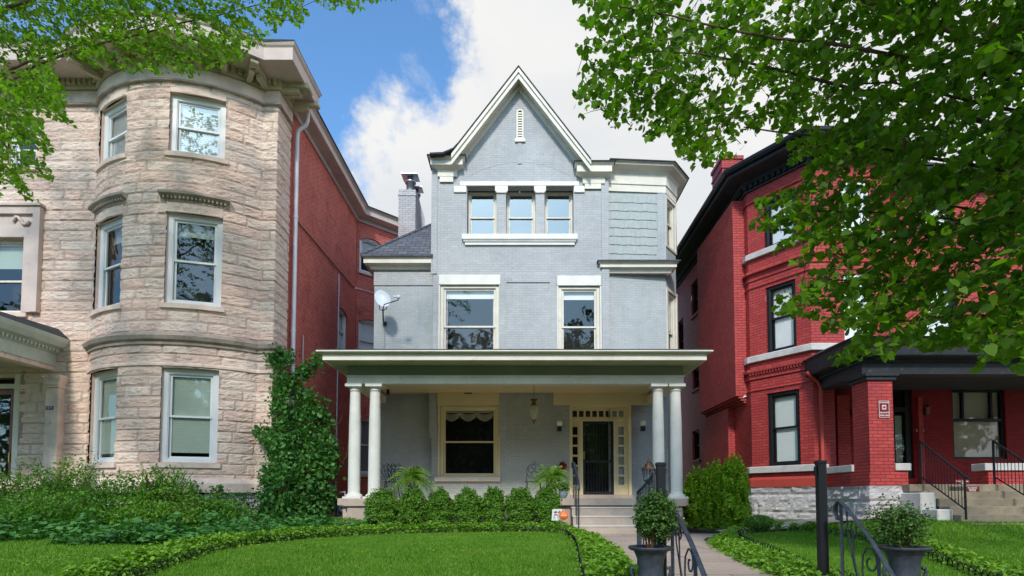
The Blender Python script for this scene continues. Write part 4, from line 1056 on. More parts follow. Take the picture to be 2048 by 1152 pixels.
# downspout
dx_ = cx_ + .11; yd = atx(590, 500, dx_)[0]
ztop_ = atx(600, 212, dx_ + .25)[1]
q = MB(); q.tube([(dx_ + .28, yd, ztop_ + .15), (dx_ + .28, yd, ztop_ - .10), (dx_ + .24, yd, ztop_ - .22), (dx_ + .04, yd, ztop_ - .36), (dx_, yd, ztop_ - .5), (dx_, yd, 6), (dx_, yd, .3)], .058, 10)
for z in (8.6, 5.4, 2.6): q.lathe([(.07, 0), (.07, .06)], (dx_, yd, z), 12)
q.build('downspout', 'downpipe_white', sth)
# cables and thin pipes on the red wall
q = MB(); ya_, za_ = atx(590, 440, cx_); yb_, zb_ = atx(708, 578, cx_); q.tube([(cx_ + .03, ya_, za_), (cx_ + .03, yb_ - .1, zb_)], .02, 5); q.build('cable', 'black_trim', sth)
q = MB(); y_ = atx(674, 700, cx_)[0]; q.tube([(cx_ + .03, y_, atx(674, 545, cx_)[1]), (cx_ + .03, y_, .6)], .022, 6); q.build('conduit', 'downpipe_white', sth)
q = MB(); y_ = atx(604, 700, cx_)[0]; q.tube([(cx_ + .03, y_, atx(604, 670, cx_)[1]), (cx_ + .03, y_, .6)], .014, 6); q.build('conduit', 'downpipe_white', sth)
q = MB(); p0 = Vector(A_); e_ = (Vector(B_) - p0).normalized(); z_ = hit(A_, B_, 730, 583)[1]; n_ = Vector((e_.y, -e_.x)) * .03
q.tube([(p0.x + n_.x, p0.y + n_.y - .05, z_ + .02), (p0.x + e_.x * 3 + n_.x, p0.y + e_.y * 3 + n_.y, z_)], .018, 5); q.build('cable', 'downpipe_white', sth)

# ================================================================== RED HOUSE (right)
red = thing('red_painted_house', 'red painted brick house with canted bay, pale sills and a deep black trimmed porch', 'house', (9, 15, 0))
C0 = (6.24, 16.0); C1 = (7.21, 14.54); C2 = (9.1, 14.54)
SB = (6.24, 25.0)
rz = Z_(386, 16.0, 1496)
z2 = (Z_(720, 16, 1497), 0)
def facet(px0, px1, py0, py1):
    m_ = (px0 + px1) / 2; u0 = hit(C0, C1, px0, (py0 + py1) / 2)[0]; u1 = hit(C0, C1, px1, (py0 + py1) / 2)[0]
    return (u0, u1, hit(C0, C1, m_, py1)[1], hit(C0, C1, m_, py0)[1])
fo_ = [facet(1535, 1600, 782, 931), facet(1532, 1592, 566, 701), facet(1527, 1592, 388, 487)]
slen = SB[1] - C0[1]
# side wall, seen at a slant, with a chimney breast corbelled out of it
def sy(px, py): return atx(px, py, 6.24)
sops_ = []
for (p0, p1, q0, q1) in ((1383, 1399, 560, 628), (1385, 1399, 735, 778), (1385, 1399, 860, 920), (1356, 1367, 640, 720)):
    ya, yb2 = atx(p0, (q0 + q1) / 2, 6.24)[0], atx(p1, (q0 + q1) / 2, 6.24)[0]; zm0 = atx((p0 + p1) / 2, q1, 6.24)[1]; zm1 = atx((p0 + p1) / 2, q0, 6.24)[1]
    sops_.append((SB[1] - ya, SB[1] - yb2, zm0, zm1))
zband = hit(C0, C1, 1560, 974)[1]
rw = MB()
sdpt, _ = wall(rw, [SB, C0], zband - .0, rz, sops_, reveal=.14)
full = [C0, C1]
wall(rw, [(15.5, 15.9), (15.5, 25), SB], 0, rz)
fpt3, _ = wall(rw, full, zband, rz, fo_, reveal=.15)
front_ops = [(.83, 1.55, *fo_[1][2:]), (.83, 1.55, *fo_[2][2:])]
frpt, _ = wall(rw, [C1, C2], 3.9, rz, front_ops, reveal=.15)
wall(rw, [C1, (7.75, 14.54), (7.75, 15.6)], zband, 3.9)
bk = [(7.78, 15.9), (15.5, 15.9)]
wall(rw, [C2, (9.7, 15.2), (9.7, 15.9)], 3.9, rz)
up_ops = [(1.2, 2.2, 4.9, 6.7), (4.4, 5.4, 4.9, 6.7), (1.2, 2.2, 8.2, 9.8), (4.4, 5.4, 8.2, 9.8)]
uppt, _ = wall(rw, [(9.7, 15.9), (15.5, 15.9)], 3.9, rz, up_ops, reveal=.15)
rw.build('wall', 'red_paint', red)
# porch back wall with door and triple sash
def bx(px, py): return X_(px, 15.9, py) - 7.78
pops = [(bx(1786, 850), bx(1826, 850), 1.35, Z_(776, 15.9)), (bx(1905, 850), bx(2012, 850), Z_(918, 15.9), Z_(778, 15.9))]
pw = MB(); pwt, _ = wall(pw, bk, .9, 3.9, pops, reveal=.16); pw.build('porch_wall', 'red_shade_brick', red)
Mx, w = frame_at(pwt, *pops[0][:3]); h = pops[0][3] - pops[0][2]
q = MB(); q.box(0, .06, 0, .09, .15, h, Mx).box(w - .16, .06, 0, w, .15, h, Mx).box(.09, .06, h * .74, w - .16, .15, h * .79, Mx).box(.09, .06, h - .08, w - .16, .15, h, Mx).box(.09, .06, 0, w - .16, .15, h * .16, Mx)
do2 = q.build('door', 'black_paint', red)
MB().box(.09, .11, h * .16, w - .16, .12, h - .08, Mx).build('pane', 'glass_dim', do2); MB().box(.09, .16, h * .18, w * .62, .17, h * .70, Mx).build('blind', 'blind_green', do2); MB().box(0, .4, 0, w, .42, h, Mx).build('interior', 'dark_room', do2)
Mx, w = frame_at(pwt, *pops[1][:3]); h = pops[1][3] - pops[1][2]
q = MB(); q.box(0, .06, 0, .07, .15, h, Mx).box(w - .07, .06, 0, w, .15, h, Mx).box(.07, .06, h - .07, w - .07, .15, h, Mx).box(.07, .06, 0, w - .07, .15, .06, Mx).box(.07, .06, h * .54, w - .07, .15, h * .58, Mx).box(w * .22, .06, h * .58, w * .26, .15, h - .07, Mx).box(w * .76, .06, h * .58, w * .80, .15, h - .07, Mx)
wo2 = q.build('window', 'black_paint', red)
MB().box(.07, .13, .06, w - .07, .14, h - .07, Mx).build('pane', 'glass_dim', wo2); MB().box(.07, .17, .06, w - .07, .18, h - .07, Mx).build('blind', 'board_tan', wo2)
# pilasters either side
for px, wd_ in ((1682, .34), (1853, .12)):
    xa = X_(px - 10, 15.7, 850); MB().box(xa, 15.62 if px < 1700 else 15.8, 1.0, xa + wd_, 15.91, 3.55).build('brick_pier', 'red_paint', red)
# side openings
for op in sops_:
    Mx, w = frame_at(sdpt, *op[:3]); h = op[3] - op[2]
    window(red, Mx, w, h, 'black_paint', .07, .07, .5, 'glass_dim', None, sash=.05, sill=(.05, .09, .02, 'red_paint'))
for k, op in enumerate(fo_):
    Mx, w = frame_at(fpt3, *op[:3])
    o_ = window(red, Mx, w, op[3] - op[2], 'black_paint', .09, .04, .52, 'glass', 'blind_white' if k else 'blind_pale', sash=.045, bl_drop=1)
for op in front_ops:
    Mx, w = frame_at(frpt, *op[:3]); window(red, Mx, w, op[3] - op[2], 'white_paint', .08, .04, .5, 'glass', 'blind_white')
for op in up_ops:
    Mx, w = frame_at(uppt, *op[:3]); window(red, Mx, w, op[3] - op[2], 'black_paint', .08, .04, .5, 'glass', 'blind_white')
# chimney breast on the side wall, corbelled out above the ground floor
cy0, cy1 = atx(1470, 700, 6.24 - .32)[0], 19.6
zc_b = atx(1462, 812, 6.0)[1]
q = MB(); q.box(6.24 - .32, cy0, zc_b + .18, 6.245, cy1, rz - .1)
for k in range(3): q.box(6.24 - .08 * (k + 1), cy0 + .02 * (3 - k), zc_b + .06 * k, 6.243, cy1 - .02, zc_b + .06 * k + .058)
q.box(6.24 - .2, cy0 + 1.0, zband, 6.243, cy1 - .03, zc_b); q.build('chimney_breast', 'red_paint', red)
# string courses and sills
bp = [(6.24, 16.35), C0, C1, C2, (9.7, 15.2)]
def rband(name, z0, z1, o_, matn, path=bp, top=0):
    q = MB(); q.sweep(path, [(-.02, z0), (o_, z0), (o_, z1 - .02), (o_ - .02 - top, z1), (-.02, z1)]); return q.build(name, matn, red)
for (op, hh) in ((fo_[0], .17), (fo_[1], .17), (fo_[2], .16)):
    rband('sill_course', op[2] - hh, op[2] - .003, .09, 'sill_stone', path=[(6.24, 16.2), C0, C1] + ([C2, (9.7, 15.2)] if op is not fo_[0] else [(7.52, 14.54)]))
b1 = [(6.24, 16.25), C0, C1, C2]
b0 = [(6.24, 16.25), C0, C1, (7.52, 14.54)]
zq = fo_[0][3]
rband('brick_band', zq + .62, zq + .72, .10, 'red_paint', b0); rband('brick_band', zq + .44, zq + .615, .04, 'red_paint', b0); rband('brick_band', zq + .12, zq + .16, .03, 'red_paint', b0)
q = MB(); cs_ = [0]
for a, b_ in zip(b0, b0[1:]): cs_.append(cs_[-1] + (Vector(b_) - Vector(a)).length)
u = .3
while u < cs_[-1]:
    p_, n_ = along(b0, cs_, u); Q = Matrix.Translation((p_.x, p_.y, 0)) @ Matrix.Rotation(math.atan2(n_.x, -n_.y), 4, 'Z'); q.box(-.022, -.085, zq + .55, .022, -.03, zq + .61, Q); u += .085
q.build('dentil_bricks', 'red_paint', red)
for zz, (h0, h1, o_) in ((fo_[1][3], (.48, .56, .09)), (fo_[1][3], (.10, .14, .03)), (fo_[2][3], (.10, .16, .04)), (fo_[1][3], (.30, .34, .03))):
    rband('brick_band', zz + h0, zz + h1, o_, 'red_paint', b1)
q = MB(); q.sweep(b0, [(-.02, zband), (.07, zband), (.07, zband + .20), (.03, zband + .26), (-.02, zband + .26)]); q.build('painted_band', 'downpipe_red', red)
# foundation
f_ = MB(); wall(f_, [SB, C0, C1, (7.52, 14.54)], 0, zband - .003, [], step=.08, disp=stone_disp(21, .24, .05)); f_.build('foundation', 'base_stone', red)
# eaves
ep = [SB, C0, C1, C2, (9.7, 15.2), (9.7, 15.9), (15.5, 15.9)]
q = MB(); q.sweep(ep, [(-.02, rz - .03), (.06, rz - .03), (.08, rz + .10), (.16, rz + .14), (.16, rz + .24), (.55, rz + .28), (.58, rz + .30), (.58, rz + .38), (-.02, rz + .38)]); q.build('eave', 'black_trim', red)
q = MB(); q.sweep(ep[:4], [(.58, rz + .39), (.66, rz + .39), (.70, rz + .45), (.70, rz + .53), (.64, rz + .53), (.58, rz + .47)]); q.build('gutter', 'black_paint', red)
q = MB(); cs_ = [0]
for a, b_ in zip(ep, ep[1:]): cs_.append(cs_[-1] + (Vector(b_) - Vector(a)).length)
u = .2
while u < cs_[3]:
    p_, n_ = along(ep, cs_, u); Q = Matrix.Translation((p_.x, p_.y, 0)) @ Matrix.Rotation(math.atan2(n_.x, -n_.y), 4, 'Z'); q.box(-.05, -.15, rz + .02, .05, -.085, rz + .13, Q); u += .17
q.build('dentils', 'black_paint', red)
q = MB(); q.sweep(ep, [(-.5, rz + .40), (.62, rz + .40), (.62, rz + .43), (-.5, rz + .75)]); q.slab([SB, C0, C1, C2, (9.7, 15.2), (15.5, 15.9), (15.5, 25)], rz + .2, rz + .5); q.build('roof', 'slate', red)
# chimney above the roof
xa, xb = X_(1438, 19.2, 350), X_(1478, 19.2, 350); zt = Z_(322, 19.2)
xa = max(xa, 6.05)
q = MB(); q.box(xa, 18.9, rz, xb, 19.9, zt - .12).box(xa - .04, 18.86, zt - .12, xb + .04, 19.94, zt).box(xa - .03, 18.87, zt - .42, xb + .03, 19.93, zt - .36)
q.build('chimney', 'red_paint', red)
# porch: piers, parapet walls, cornice, roof, floor, steps
YP = 12.62
pxa, pxb = X_(1752, YP, 850), X_(1787, YP, 850)
pxa = 7.45
zpar = Z_(926, 12.6); zpf = 1.36
pier = MB(); pier.box(pxa, YP, 1.08, pxb, YP + .62, 3.42); pier.box(pxa - .05, YP - .05, 1.08, pxb + .05, YP + .67, zpar - .19)
pr_o = pier.build('brick_pier', 'red_paint', red)
q = MB(); q.box(pxa - .05, YP - .05, 3.36, pxb + .06, YP + .67, 3.44).box(pxa - .09, YP - .09, 3.44, pxb + .10, YP + .7, 3.50); q.build('capital', 'black_trim', pr_o)
stx0 = X_(1842, 12.4, 980)
def prt(a, b_):
    MB().box(*a).build('parapet', 'red_paint', red); MB().box(*b_).build('parapet_coping', 'sill_stone', red, bevel=.01)
prt((pxa, YP + .62, 1.08, pxa + .3, 14.54, zpar - .16), (pxa - .05, YP + .62, zpar - .158, pxa + .35, 14.54, zpar))
prt((pxb, YP + .1, 1.08, stx0 - .05, YP + .4, zpar - .16), (pxb + .052, YP + .05, zpar - .158, stx0 + .0, YP + .45, zpar))
rx0 = X_(1975, 12.6, 920)
prt((rx0 + .1, YP + .1, 1.08, 15, YP + .4, zpar - .16), (rx0, YP + .05, zpar - .158, 15, YP + .45, zpar))
f_ = MB(); wall(f_, [(pxa - .04, 14.6), (pxa - .04, YP - .04), (stx0 - .12, YP - .04)], .1, 1.08, [], step=.07, disp=stone_disp(31, .25, .06)); f_.build('foundation', 'base_stone', red)
f_ = MB(); f_.box(pxa + .05, YP + .05, .2, 15, 15.9, 1.08 - .003); f_.box(pxa + .32, YP + .42, 1.08, 15, 15.89, 1.11); f_.build('porch_floor', 'concrete', red)
zk0 = 3.50; zk1 = Z_(668, 12.15, 1860)
po_ = [(7.2, 14.62), (7.2, YP - .12), (15.5, YP - .12)]
q = MB(); q.sweep(po_, [(-.45, zk0), (-.16, zk0), (-.16, zk0 + .26), (-.10, zk0 + .30), (.10, zk0 + .34), (.12, zk0 + .36), (.14, zk1 - .06), (.20, zk1), (-.45, zk1)]); q.build('porch_cornice', 'black_trim', red)
q = MB(); q.add([(7.02, 14.6, zk1 + .01), (7.02, YP - .3, zk1 + .01), (15.5, YP - .3, zk1 + .01), (15.5, 15.9, zk1 + .35), (7.6, 15.9, zk1 + .35)], [(0, 1, 2, 3, 4)]); q.slab([(7.3, YP), (15.5, YP), (15.5, 15.88), (7.8, 15.88), (7.3, 14.5)], zk0 + .25, zk0 + .30); q.build('porch_roof', 'slate', red)
q = MB(); q.box(7.0, 14.52, zk0 + .1, 7.16, 14.62, zk0 + .2)
q = MB(); yd = 14.45; xd = 7.36; q.tube([(7.0, yd - .05, zk0 + .42), (7.12, yd - .05, zk0 + .30), (xd - .08, yd, zk0 + .22), (xd, yd, zk0 + .05), (xd, yd, .9)], .045, 8); q.build('downspout', 'downpipe_red', red)
q = MB(); 
for k in range(5):
    zt = 1.10 - .155 * (k + 1) + .02; y_ = 12.42 - .29 * (k + 1)
    q.box(stx0 - .02 + (.0 if k else -.1), y_, .1 if k == 4 else zt - .25, 15, 12.9, zt)
q.box(stx0 - .3, 12.3, .95, 15, 13, 1.105)
q.build('steps', 'mossy_step', red, bevel=.012)
for q_ in ((stx0 - .35, 11.9, .1, stx0 - .03, 12.58, .93), (stx0 - .33, 11.45, .1, stx0 - .03, 11.898, .60)): MB().box(*q_).build('step_cheek', 'sill_stone', red, bevel=.02)
# number plate
q = MB(); xn, zn = at(1840, 861, 15.88); q.box(xn - .10, 15.87, zn - .04, xn + .10, 15.895, zn + .04); po = q.build('house_number_plate', 'sill_stone', red); text(po, '1517', .09, TF(xn, 15.868, zn), 'black_paint')
# signs
def plate(nm, x0, z0, x1, z1, y, matn, label, rows, border=None, extra=None):
    t = thing(nm, label, 'sign', ((x0 + x1) / 2, y, z0))
    MB().box(x0, y, z0, x1, y + .012, z1).build('plate', matn, t, bevel=.004)
    if border:
        b_ = MB(); e_ = .012; b_.box(x0 + e_, y - .002, z0 + e_, x0 + 2 * e_, y, z1 - e_).box(x1 - 2 * e_, y - .002, z0 + e_, x1 - e_, y, z1 - e_).box(x0 + 2 * e_, y - .002, z0 + e_, x1 - 2 * e_, y, z0 + 2 * e_).box(x0 + 2 * e_, y - .002, z1 - 2 * e_, x1 - 2 * e_, y, z1 - e_); b_.build('border', border, t)
    for s_, sz, fz in rows: text(t, s_, sz, TF((x0 + x1) / 2, y - .003, z0 + (z1 - z0) * fz), 'sign_pink' if border else 'sign_pink', bold=.003)
    return t
x0, z0 = at(1758, 836, YP - .03); x1, z1 = at(1780, 800, YP - .03)
t = plate('parking_sign', x0, z0, x1, z1, YP - .016, 'sign_red', 'small maroon NO PARKING sign with a pictogram on the brick porch pier', [('NO PARKING', .035, .86), ('VIOLATORS', .036, .30), ('TOWED AWAY', .033, .15)], 'sign_pink')
q = MB(); xm_ = (x0 + x1) / 2; q.box(xm_ - .045, YP - .02, z0 + .185, xm_ + .045, YP - .0165, z0 + .285); q.build('pictogram', 'sign_pink', t)
q = MB(); zm_ = z0 + .235; q.box(xm_ - .028, YP - .022, zm_ - .02, xm_ + .028, YP - .0205, zm_ + .004).box(xm_ - .012, YP - .022, zm_ + .004, xm_ + .02, YP - .0205, zm_ + .022); q.build('pictogram', 'sign_red', t)
for (p0, q0, p1, q1, yy, lb, rows) in ((1909, 969, 1938, 958.5, 12.12, 'upper of the two small maroon signs on the concrete steps', [('Private Residence', .034, .62), ('Only', .034, .28)]), (1929, 983.5, 1958, 973, 11.83, 'lower of the two small maroon signs on the concrete steps', [('Please Do Not', .03, .74), ('Block Steps', .03, .46), ('Thank You', .03, .2)])):
    x0, z0 = at(p0, q0, yy); x1, z1 = at(p1, q1, yy); plate('step_sign', x0, z0, x1, z1, yy - .014, 'sign_red', lb, rows)
# stair railings
def stair_rail(px, lab):
    xk = X_(px, 12.3, 890); ya, yb2 = 12.35, 11.0
    za, zb2 = 2.0, 1.22
    t = thing('stair_railing', lab, 'railing', (xk, 11.7, .8), 'railings of the concrete porch steps')
    ofs = -.10
    q = MB(); q.tube([(xk, ya, za + .02), (xk + ofs, yb2, zb2), (xk + ofs + .05, yb2 - .06, zb2 - .05)], .022, 6); q.build('handrail', 'black_paint', t)
    q = MB(); q.tube([(xk, ya, za), (xk, ya, 1.08)], .025, 6); q.build('post', 'black_paint', t)
    q = MB(); q.tube([(xk + ofs, yb2, zb2), (xk + ofs, yb2, .42)], .022, 6); q.build('post', 'black_paint', t)
    q = MB(); q.tube([(xk + .02, ya, za - .75), (xk + ofs, yb2, zb2 - .62)], .014, 5)
    for k in range(1, 14):
        f = k / 14; q.tube([(xk + ofs * f, ya + (yb2 - ya) * f, za + (zb2 - za) * f), (xk + ofs * f, ya + (yb2 - ya) * f, za - .75 + (zb2 - za + .13) * f)], .008, 4)
    q.build('balusters', 'black_paint', t); return t
stair_rail(1843, 'thin wrought iron railing between the brick pier and the mossy steps')
stair_rail(1990, 'wrought iron stair railing at the right edge beside the stone capped wall')
# wall lights and floodlight
def wall_lantern(x, y, z, lab, grp=None):
    t = thing('wall_lantern', lab, 'lamp', (x, y, z), grp)
    MB().box(x - .05, y - .02, z - .1, x + .05, y - .001, z + .1).build('back_plate', 'black_paint', t)
    MB().lathe([(.03, -.10), (.06, -.06), (.075, .08), (.09, .085), (.03, .15), (.01, .18)], (x, y - .11, z), 8).build('lantern_cage', 'lantern_copper', t)
    return t
x, z = at(1717, 823, 15.6); wall_lantern(x, 15.9, z, 'dark lantern on the red porch wall left of the brick pier', 'lanterns in the dark porch')
x, z = at(1849, 823, 15.9); wall_lantern(x, 15.9, z, 'dark lantern on the red wall between black door and tan window', 'lanterns in the dark porch')
yq, zq_ = atx(1486, 788, 6.2); t = thing('floodlight', 'white twin headed floodlight on the red side wall', 'lamp', (6.2, yq, zq_))
q = MB(); q.lathe([(.06, 0), (.06, .02)], (0, 0, 0), 12, TF(6.235, yq, zq_ + .04) @ Matrix.Rotation(R(-90), 4, 'Y')); q.tube([(6.2, yq, zq_ + .04), (6.12, yq - .1, zq_ - .02)], .015, 6); q.build('bracket', 'white_paint', t)
for dy_, dz_ in ((.08, .03), (-.14, -.07)):
    q = MB(); q.lathe([(.02, 0), (.035, .05), (.06, .12), (.055, .125)], (0, 0, 0), 12, TF(6.14, yq + dy_, zq_ + dz_ + .03) @ Matrix.Rotation(R(150), 4, 'X') @ Matrix.Rotation(R(20), 4, 'Y')); q.build('lamp_head', 'white_paint', t)

# ================================================================== PLANTING AND SMALL THINGS
def in_poly(x, y, P):
    c = False; j = len(P) - 1
    for i in range(len(P)):
        if (P[i][1] > y) != (P[j][1] > y) and x < (P[j][0] - P[i][0]) * (y - P[i][1]) / (P[j][1] - P[i][1]) + P[i][0]: c = not c
        j = i
    return c
def pt3(px, py, Y): x, z = at(px, py, Y); return Vector((x, Y, z))
def street_tree(name, label, trunk, poly, depth, leaf, leafmat, n_twig, limbs, shape, seed, tw_len, gap=.0, extra=None):
    rng = np.random.default_rng(seed); rd = random.Random(seed)
    t = thing(name, label, 'tree', trunk)
    T = Vector(trunk)
    q = MB(); H = extra
    q.tube([T, T + Vector((.05, 0, 1.5)), T + Vector((0, .1, 3)), T + Vector((.1, 0, H))], [.30, .24, .21, .16], 12); q.build('trunk', 'bark', t)
    q = MB(); ends = []
    for (h0, px, py, Y, r) in limbs:
        a = T + Vector((.05, .05, h0)); b = pt3(px, py, Y); mid = a.lerp(b, .5) + Vector((0, 0, .35))
        pts = [(1 - s) ** 2 * a + 2 * s * (1 - s) * mid + s * s * b for s in [i / 12 for i in range(13)]]
        pts = [p + Vector([noise.noise(p * 2.1 + Vector((k * 7, 0, 0))) * .08 for k in range(3)]) for p in pts]
        q.tube(pts, [r * (1 - .8 * i / 12) for i in range(13)], 7); ends += pts[5:]
    x0, x1 = min(p[0] for p in poly), max(p[0] for p in poly); y0, y1 = min(p[1] for p in poly), max(p[1] for p in poly)
    leaves = []; nrm = []; made = 0; tries = 0
    while made < n_twig and tries < n_twig * 30:
        tries += 1
        px, py = rd.uniform(x0, x1), rd.uniform(y0, y1)
        if not in_poly(px, py, poly): continue
        if noise.noise(Vector((px / 70, py / 55, seed))) + .5 * noise.noise(Vector((px / 24, py / 24, seed + 3))) < gap + rd.uniform(-.25, .12): continue
        Y = depth(px, py, rd); p = pt3(px, py, Y); made += 1
        out_ = (p - (T + Vector((0, 0, H)))); out_.z *= .25; out_.normalize()
        d = (out_ + Vector((rd.gauss(0, .45), rd.gauss(0, .45), rd.gauss(-.25, .35)))).normalized()
        ln = tw_len * rd.uniform(.6, 1.3); st_ = p - d * ln * .5; pts = []
        k = 9
        for i in range(k): s = i / (k - 1); pts.append(st_ + d * ln * s + Vector((0, 0, -.18 * ln * s * s)))
        ok = True
        for i, w in enumerate(pts):
            for sgn in (-1, 1):
                o_ = Vector((rd.gauss(0, 1), rd.gauss(0, 1), rd.gauss(-.3, .8))).normalized() * leaf * rd.uniform(.35, .95)
                lp = w + o_; qx, qy = proj(lp)
                if in_poly(qx, qy, poly): leaves.append(lp[:])
        m_ = pts[k // 2]; qx, qy = proj(m_); e0, e1 = proj(pts[-1]), proj(pts[0])
        if in_poly(*e0, poly) and in_poly(*e1, poly): q.tube([pts[0], pts[3], pts[6], pts[8]], [.006, .005, .004, .002], 3)
    q.build('branches', 'twig', t)
    P = np.array(leaves); leaf_obj('crown', [leaf_mesh(P, leaf, .5, .25, shape, droop=.35, rng=rng)], leafmat, t)
    return t, len(leaves)
right_poly = [(1160, -70), (1148, 0), (1175, 30), (1150, 45), (1195, 62), (1150, 92), (1172, 130), (1136, 168), (1150, 200), (1143, 240), (1165, 236), (1182, 212), (1205, 225), (1222, 262), (1245, 242), (1262, 262), (1300, 282), (1330, 270), (1352, 300), (1385, 342), (1400, 318), (1421, 342), (1440, 312), (1470, 322), (1492, 300), (1518, 262), (1545, 250), (1556, 285), (1590, 262), (1572, 300), (1570, 326), (1605, 338), (1615, 362), (1560, 385), (1502, 402), (1512, 436), (1494, 452), (1500, 476), (1540, 455), (1552, 512), (1590, 540), (1560, 596), (1490, 618), (1500, 634), (1560, 628), (1620, 640), (1650, 676), (1696, 655), (1690, 700), (1656, 712), (1668, 730), (1740, 716), (1782, 722), (1800, 690), (1868, 704), (1930, 690), (1960, 706), (1950, 742), (1990, 722), (2048, 745), (2160, 730), (2300, 300), (2300, -420), (1720, -420), (1560, -100)]
def rdepth(px, py, rd):
    base = 7.6 - max(0, (px - 1500)) / 550 * 2.0 - max(0, 200 - py) / 600 * 1.2
    return max(3.9, base + rd.uniform(-.9, 1.0))
rt, nl1 = street_tree('street_tree', 'broad leaved street tree whose branches hang over the red house', (7.9, 4.6, -.75), right_poly, rdepth, .080, 'leaf_linden', 1620,
    [(3.4, 1310, 95, 7.4, .045), (3.9, 1240, 20, 7.0, .04), (3.0, 1480, 250, 7.3, .04), (2.7, 1600, 560, 7.2, .035), (2.5, 1740, 640, 6.4, .035), (3.1, 1560, 420, 7.4, .035), (2.4, 1900, 640, 6.0, .03), (3.5, 1700, 160, 6.3, .04), (3.6, 1500, -60, 6.0, .05), (2.9, 1800, 400, 6.2, .04)], 'h', 5, .62, -.14, 7.5)
left_poly = [(-320, -230), (300, -200), (620, -120), (800, -60), (800, -2), (762, 2), (735, 6), (722, 26), (700, 30), (688, 12), (662, 20), (640, 10), (622, -4), (604, 4), (620, 34), (600, 55), (572, 34), (556, 62), (530, 92), (506, 96), (484, 122), (455, 132), (420, 140), (385, 158), (352, 146), (318, 150), (290, 142), (262, 150), (228, 132), (190, 140), (158, 118), (126, 112), (108, 126), (118, 158), (136, 186), (128, 214), (156, 262), (128, 244), (96, 238), (84, 262), (112, 300), (86, 318), (118, 366), (80, 352), (52, 366), (82, 408), (44, 396), (20, 360), (0, 392), (-120, 420), (-260, 300)]
def ldepth(px, py, rd): return 10.4 + rd.uniform(-1.3, 1.5) - (1.6 if px < 160 and py > 130 else 0)
lt_, nl2 = street_tree('street_tree', 'small leaved street tree branching over the round stone bow', (-11.2, 8.6, -.1), left_poly, ldepth, .082, 'leaf_elm', 1800,
    [(6.0, 330, 40, 11.0, .04), (6.2, 560, 0, 11.2, .035), (5.0, 60, 180, 10.2, .03), (5.6, 200, 90, 10.8, .03), (4.6, 30, 300, 9.6, .025), (7.0, 450, -120, 11.2, .05)], 'd', 8, .55, -.32, 9.0)
# the far side of the street lies behind the camera and shows in the window panes
farx = [(-46, 18.5), (-34, 19.5), (-23, 18.5), (-12.5, 20), (-3, 18.5), (7, 20), (17.5, 19), (28, 20), (40, 18.5)]
for k, (x, h) in enumerate(farx):
    y = -25.5 - (k % 3); r = 7.2
    t = thing('shade_tree', 'leafy tree across the street, number %s of nine from the left' % ['one', 'two', 'three', 'four', 'five', 'six', 'seven', 'eight', 'nine'][k], 'tree', (x, y, -.8), 'trees across the street')
    MB().tube([(x, y, -.8), (x + .1, y, 3), (x, y, h * .6)], [.35, .28, .15], 8).build('trunk', 'bark', t)
    P, d = shell_pts(3000, (x, y, h * .56), (r, r * .8, h * .44), inner=.5, lump=.16); leaf_obj('crown', [leaf_mesh(P, .75, .3, .2)], 'leaf_far', t)
for k, (x, m_) in enumerate(((-24, 'red_brick'), (-8, 'chimney_brick'), (9, 'red_brick'), (25, 'chimney_brick'))):
    t = thing('row_house', ['red brick house across the street, left', 'pale brick house across the street, left of centre', 'red brick house across the street, right of centre', 'pale brick house across the street, right'][k], 'house', (x, -34, -.8), 'houses across the street')
    MB().box(x - 6, -40, -.8, x + 6, -33, 9).build('wall', m_, t); MB().prism([(x - 6.4, 9), (x + 6.4, 9), (x, 12.5)], -40.3, -32.7).build('roof', 'slate', t)
    for wx in (-3.6, 0, 3.6):
        for wz in (1.4, 5.2): MB().box(x + wx - .6, -33.04, wz, x + wx + .6, -32.96, wz + 1.9).build('window', 'dark_room', t)

for k, (x, y, h, r) in enumerate(((-24, 21, 13, 5), (-33, 27, 15, 6), (22, 23, 14, 5.5), (31, 28, 15, 6))):
    t = thing('garden_tree', ['leafy tree beyond the stone house, nearer one', 'leafy tree farther beyond the stone house', 'leafy tree beyond the red house, nearer one', 'leafy tree farther beyond the red house'][k], 'tree', (x, y, 0), 'trees beyond the end houses')
    MB().tube([(x, y, 0), (x + .1, y, 3), (x, y, h * .6)], [.3, .24, .12], 8).build('trunk', 'bark', t)
    P, d = shell_pts(3500, (x, y, h * .56), (r, r * .8, h * .44), inner=.5, lump=.16); leaf_obj('crown', [leaf_mesh(P, .5, .3, .2)], 'leaf_far', t)
# ---- the seven clipped shrubs before the porch
def clipped(name, label, cat, c, r, n, lf, matn, seed, group=None, trunk=True, inner=.62, lump=.10, shape='d', nw=.35, up=.35):
    rng = np.random.default_rng(seed); t = thing(name, label, cat, (c[0], c[1], c[2]), group); cc = (c[0], c[1], c[2] + r[2])
    P, d = shell_pts(n, cc, r, rng, inner, lump, 6.0); P[:, 2] = np.maximum(P[:, 2], c[2] + .02)
    leaf_obj('foliage', [leaf_mesh(P, lf, .35, up, shape, nrm=d, nw=nw, rng=rng)], matn, t)
    q = MB(); rd = random.Random(seed)
    for k in range(5):
        a = rd.uniform(0, 6.28); q.tube([(c[0] + .03 * math.cos(a), c[1] + .03 * math.sin(a), c[2] - .03), (c[0] + r[0] * .3 * math.cos(a), c[1] + r[1] * .3 * math.sin(a), c[2] + r[2] * .9), (c[0] + r[0] * .6 * math.cos(a), c[1] + r[1] * .6 * math.sin(a), c[2] + r[2] * 1.5)], [.016, .011, .004], 5)
    q.build('stem', 'bark', t); return t
row = [(765, 67, 978), (826, 56, 978), (880, 54, 979), (937, 58, 977), (987, 46, 975), (1040, 55, 976), (1094, 56, 974)]
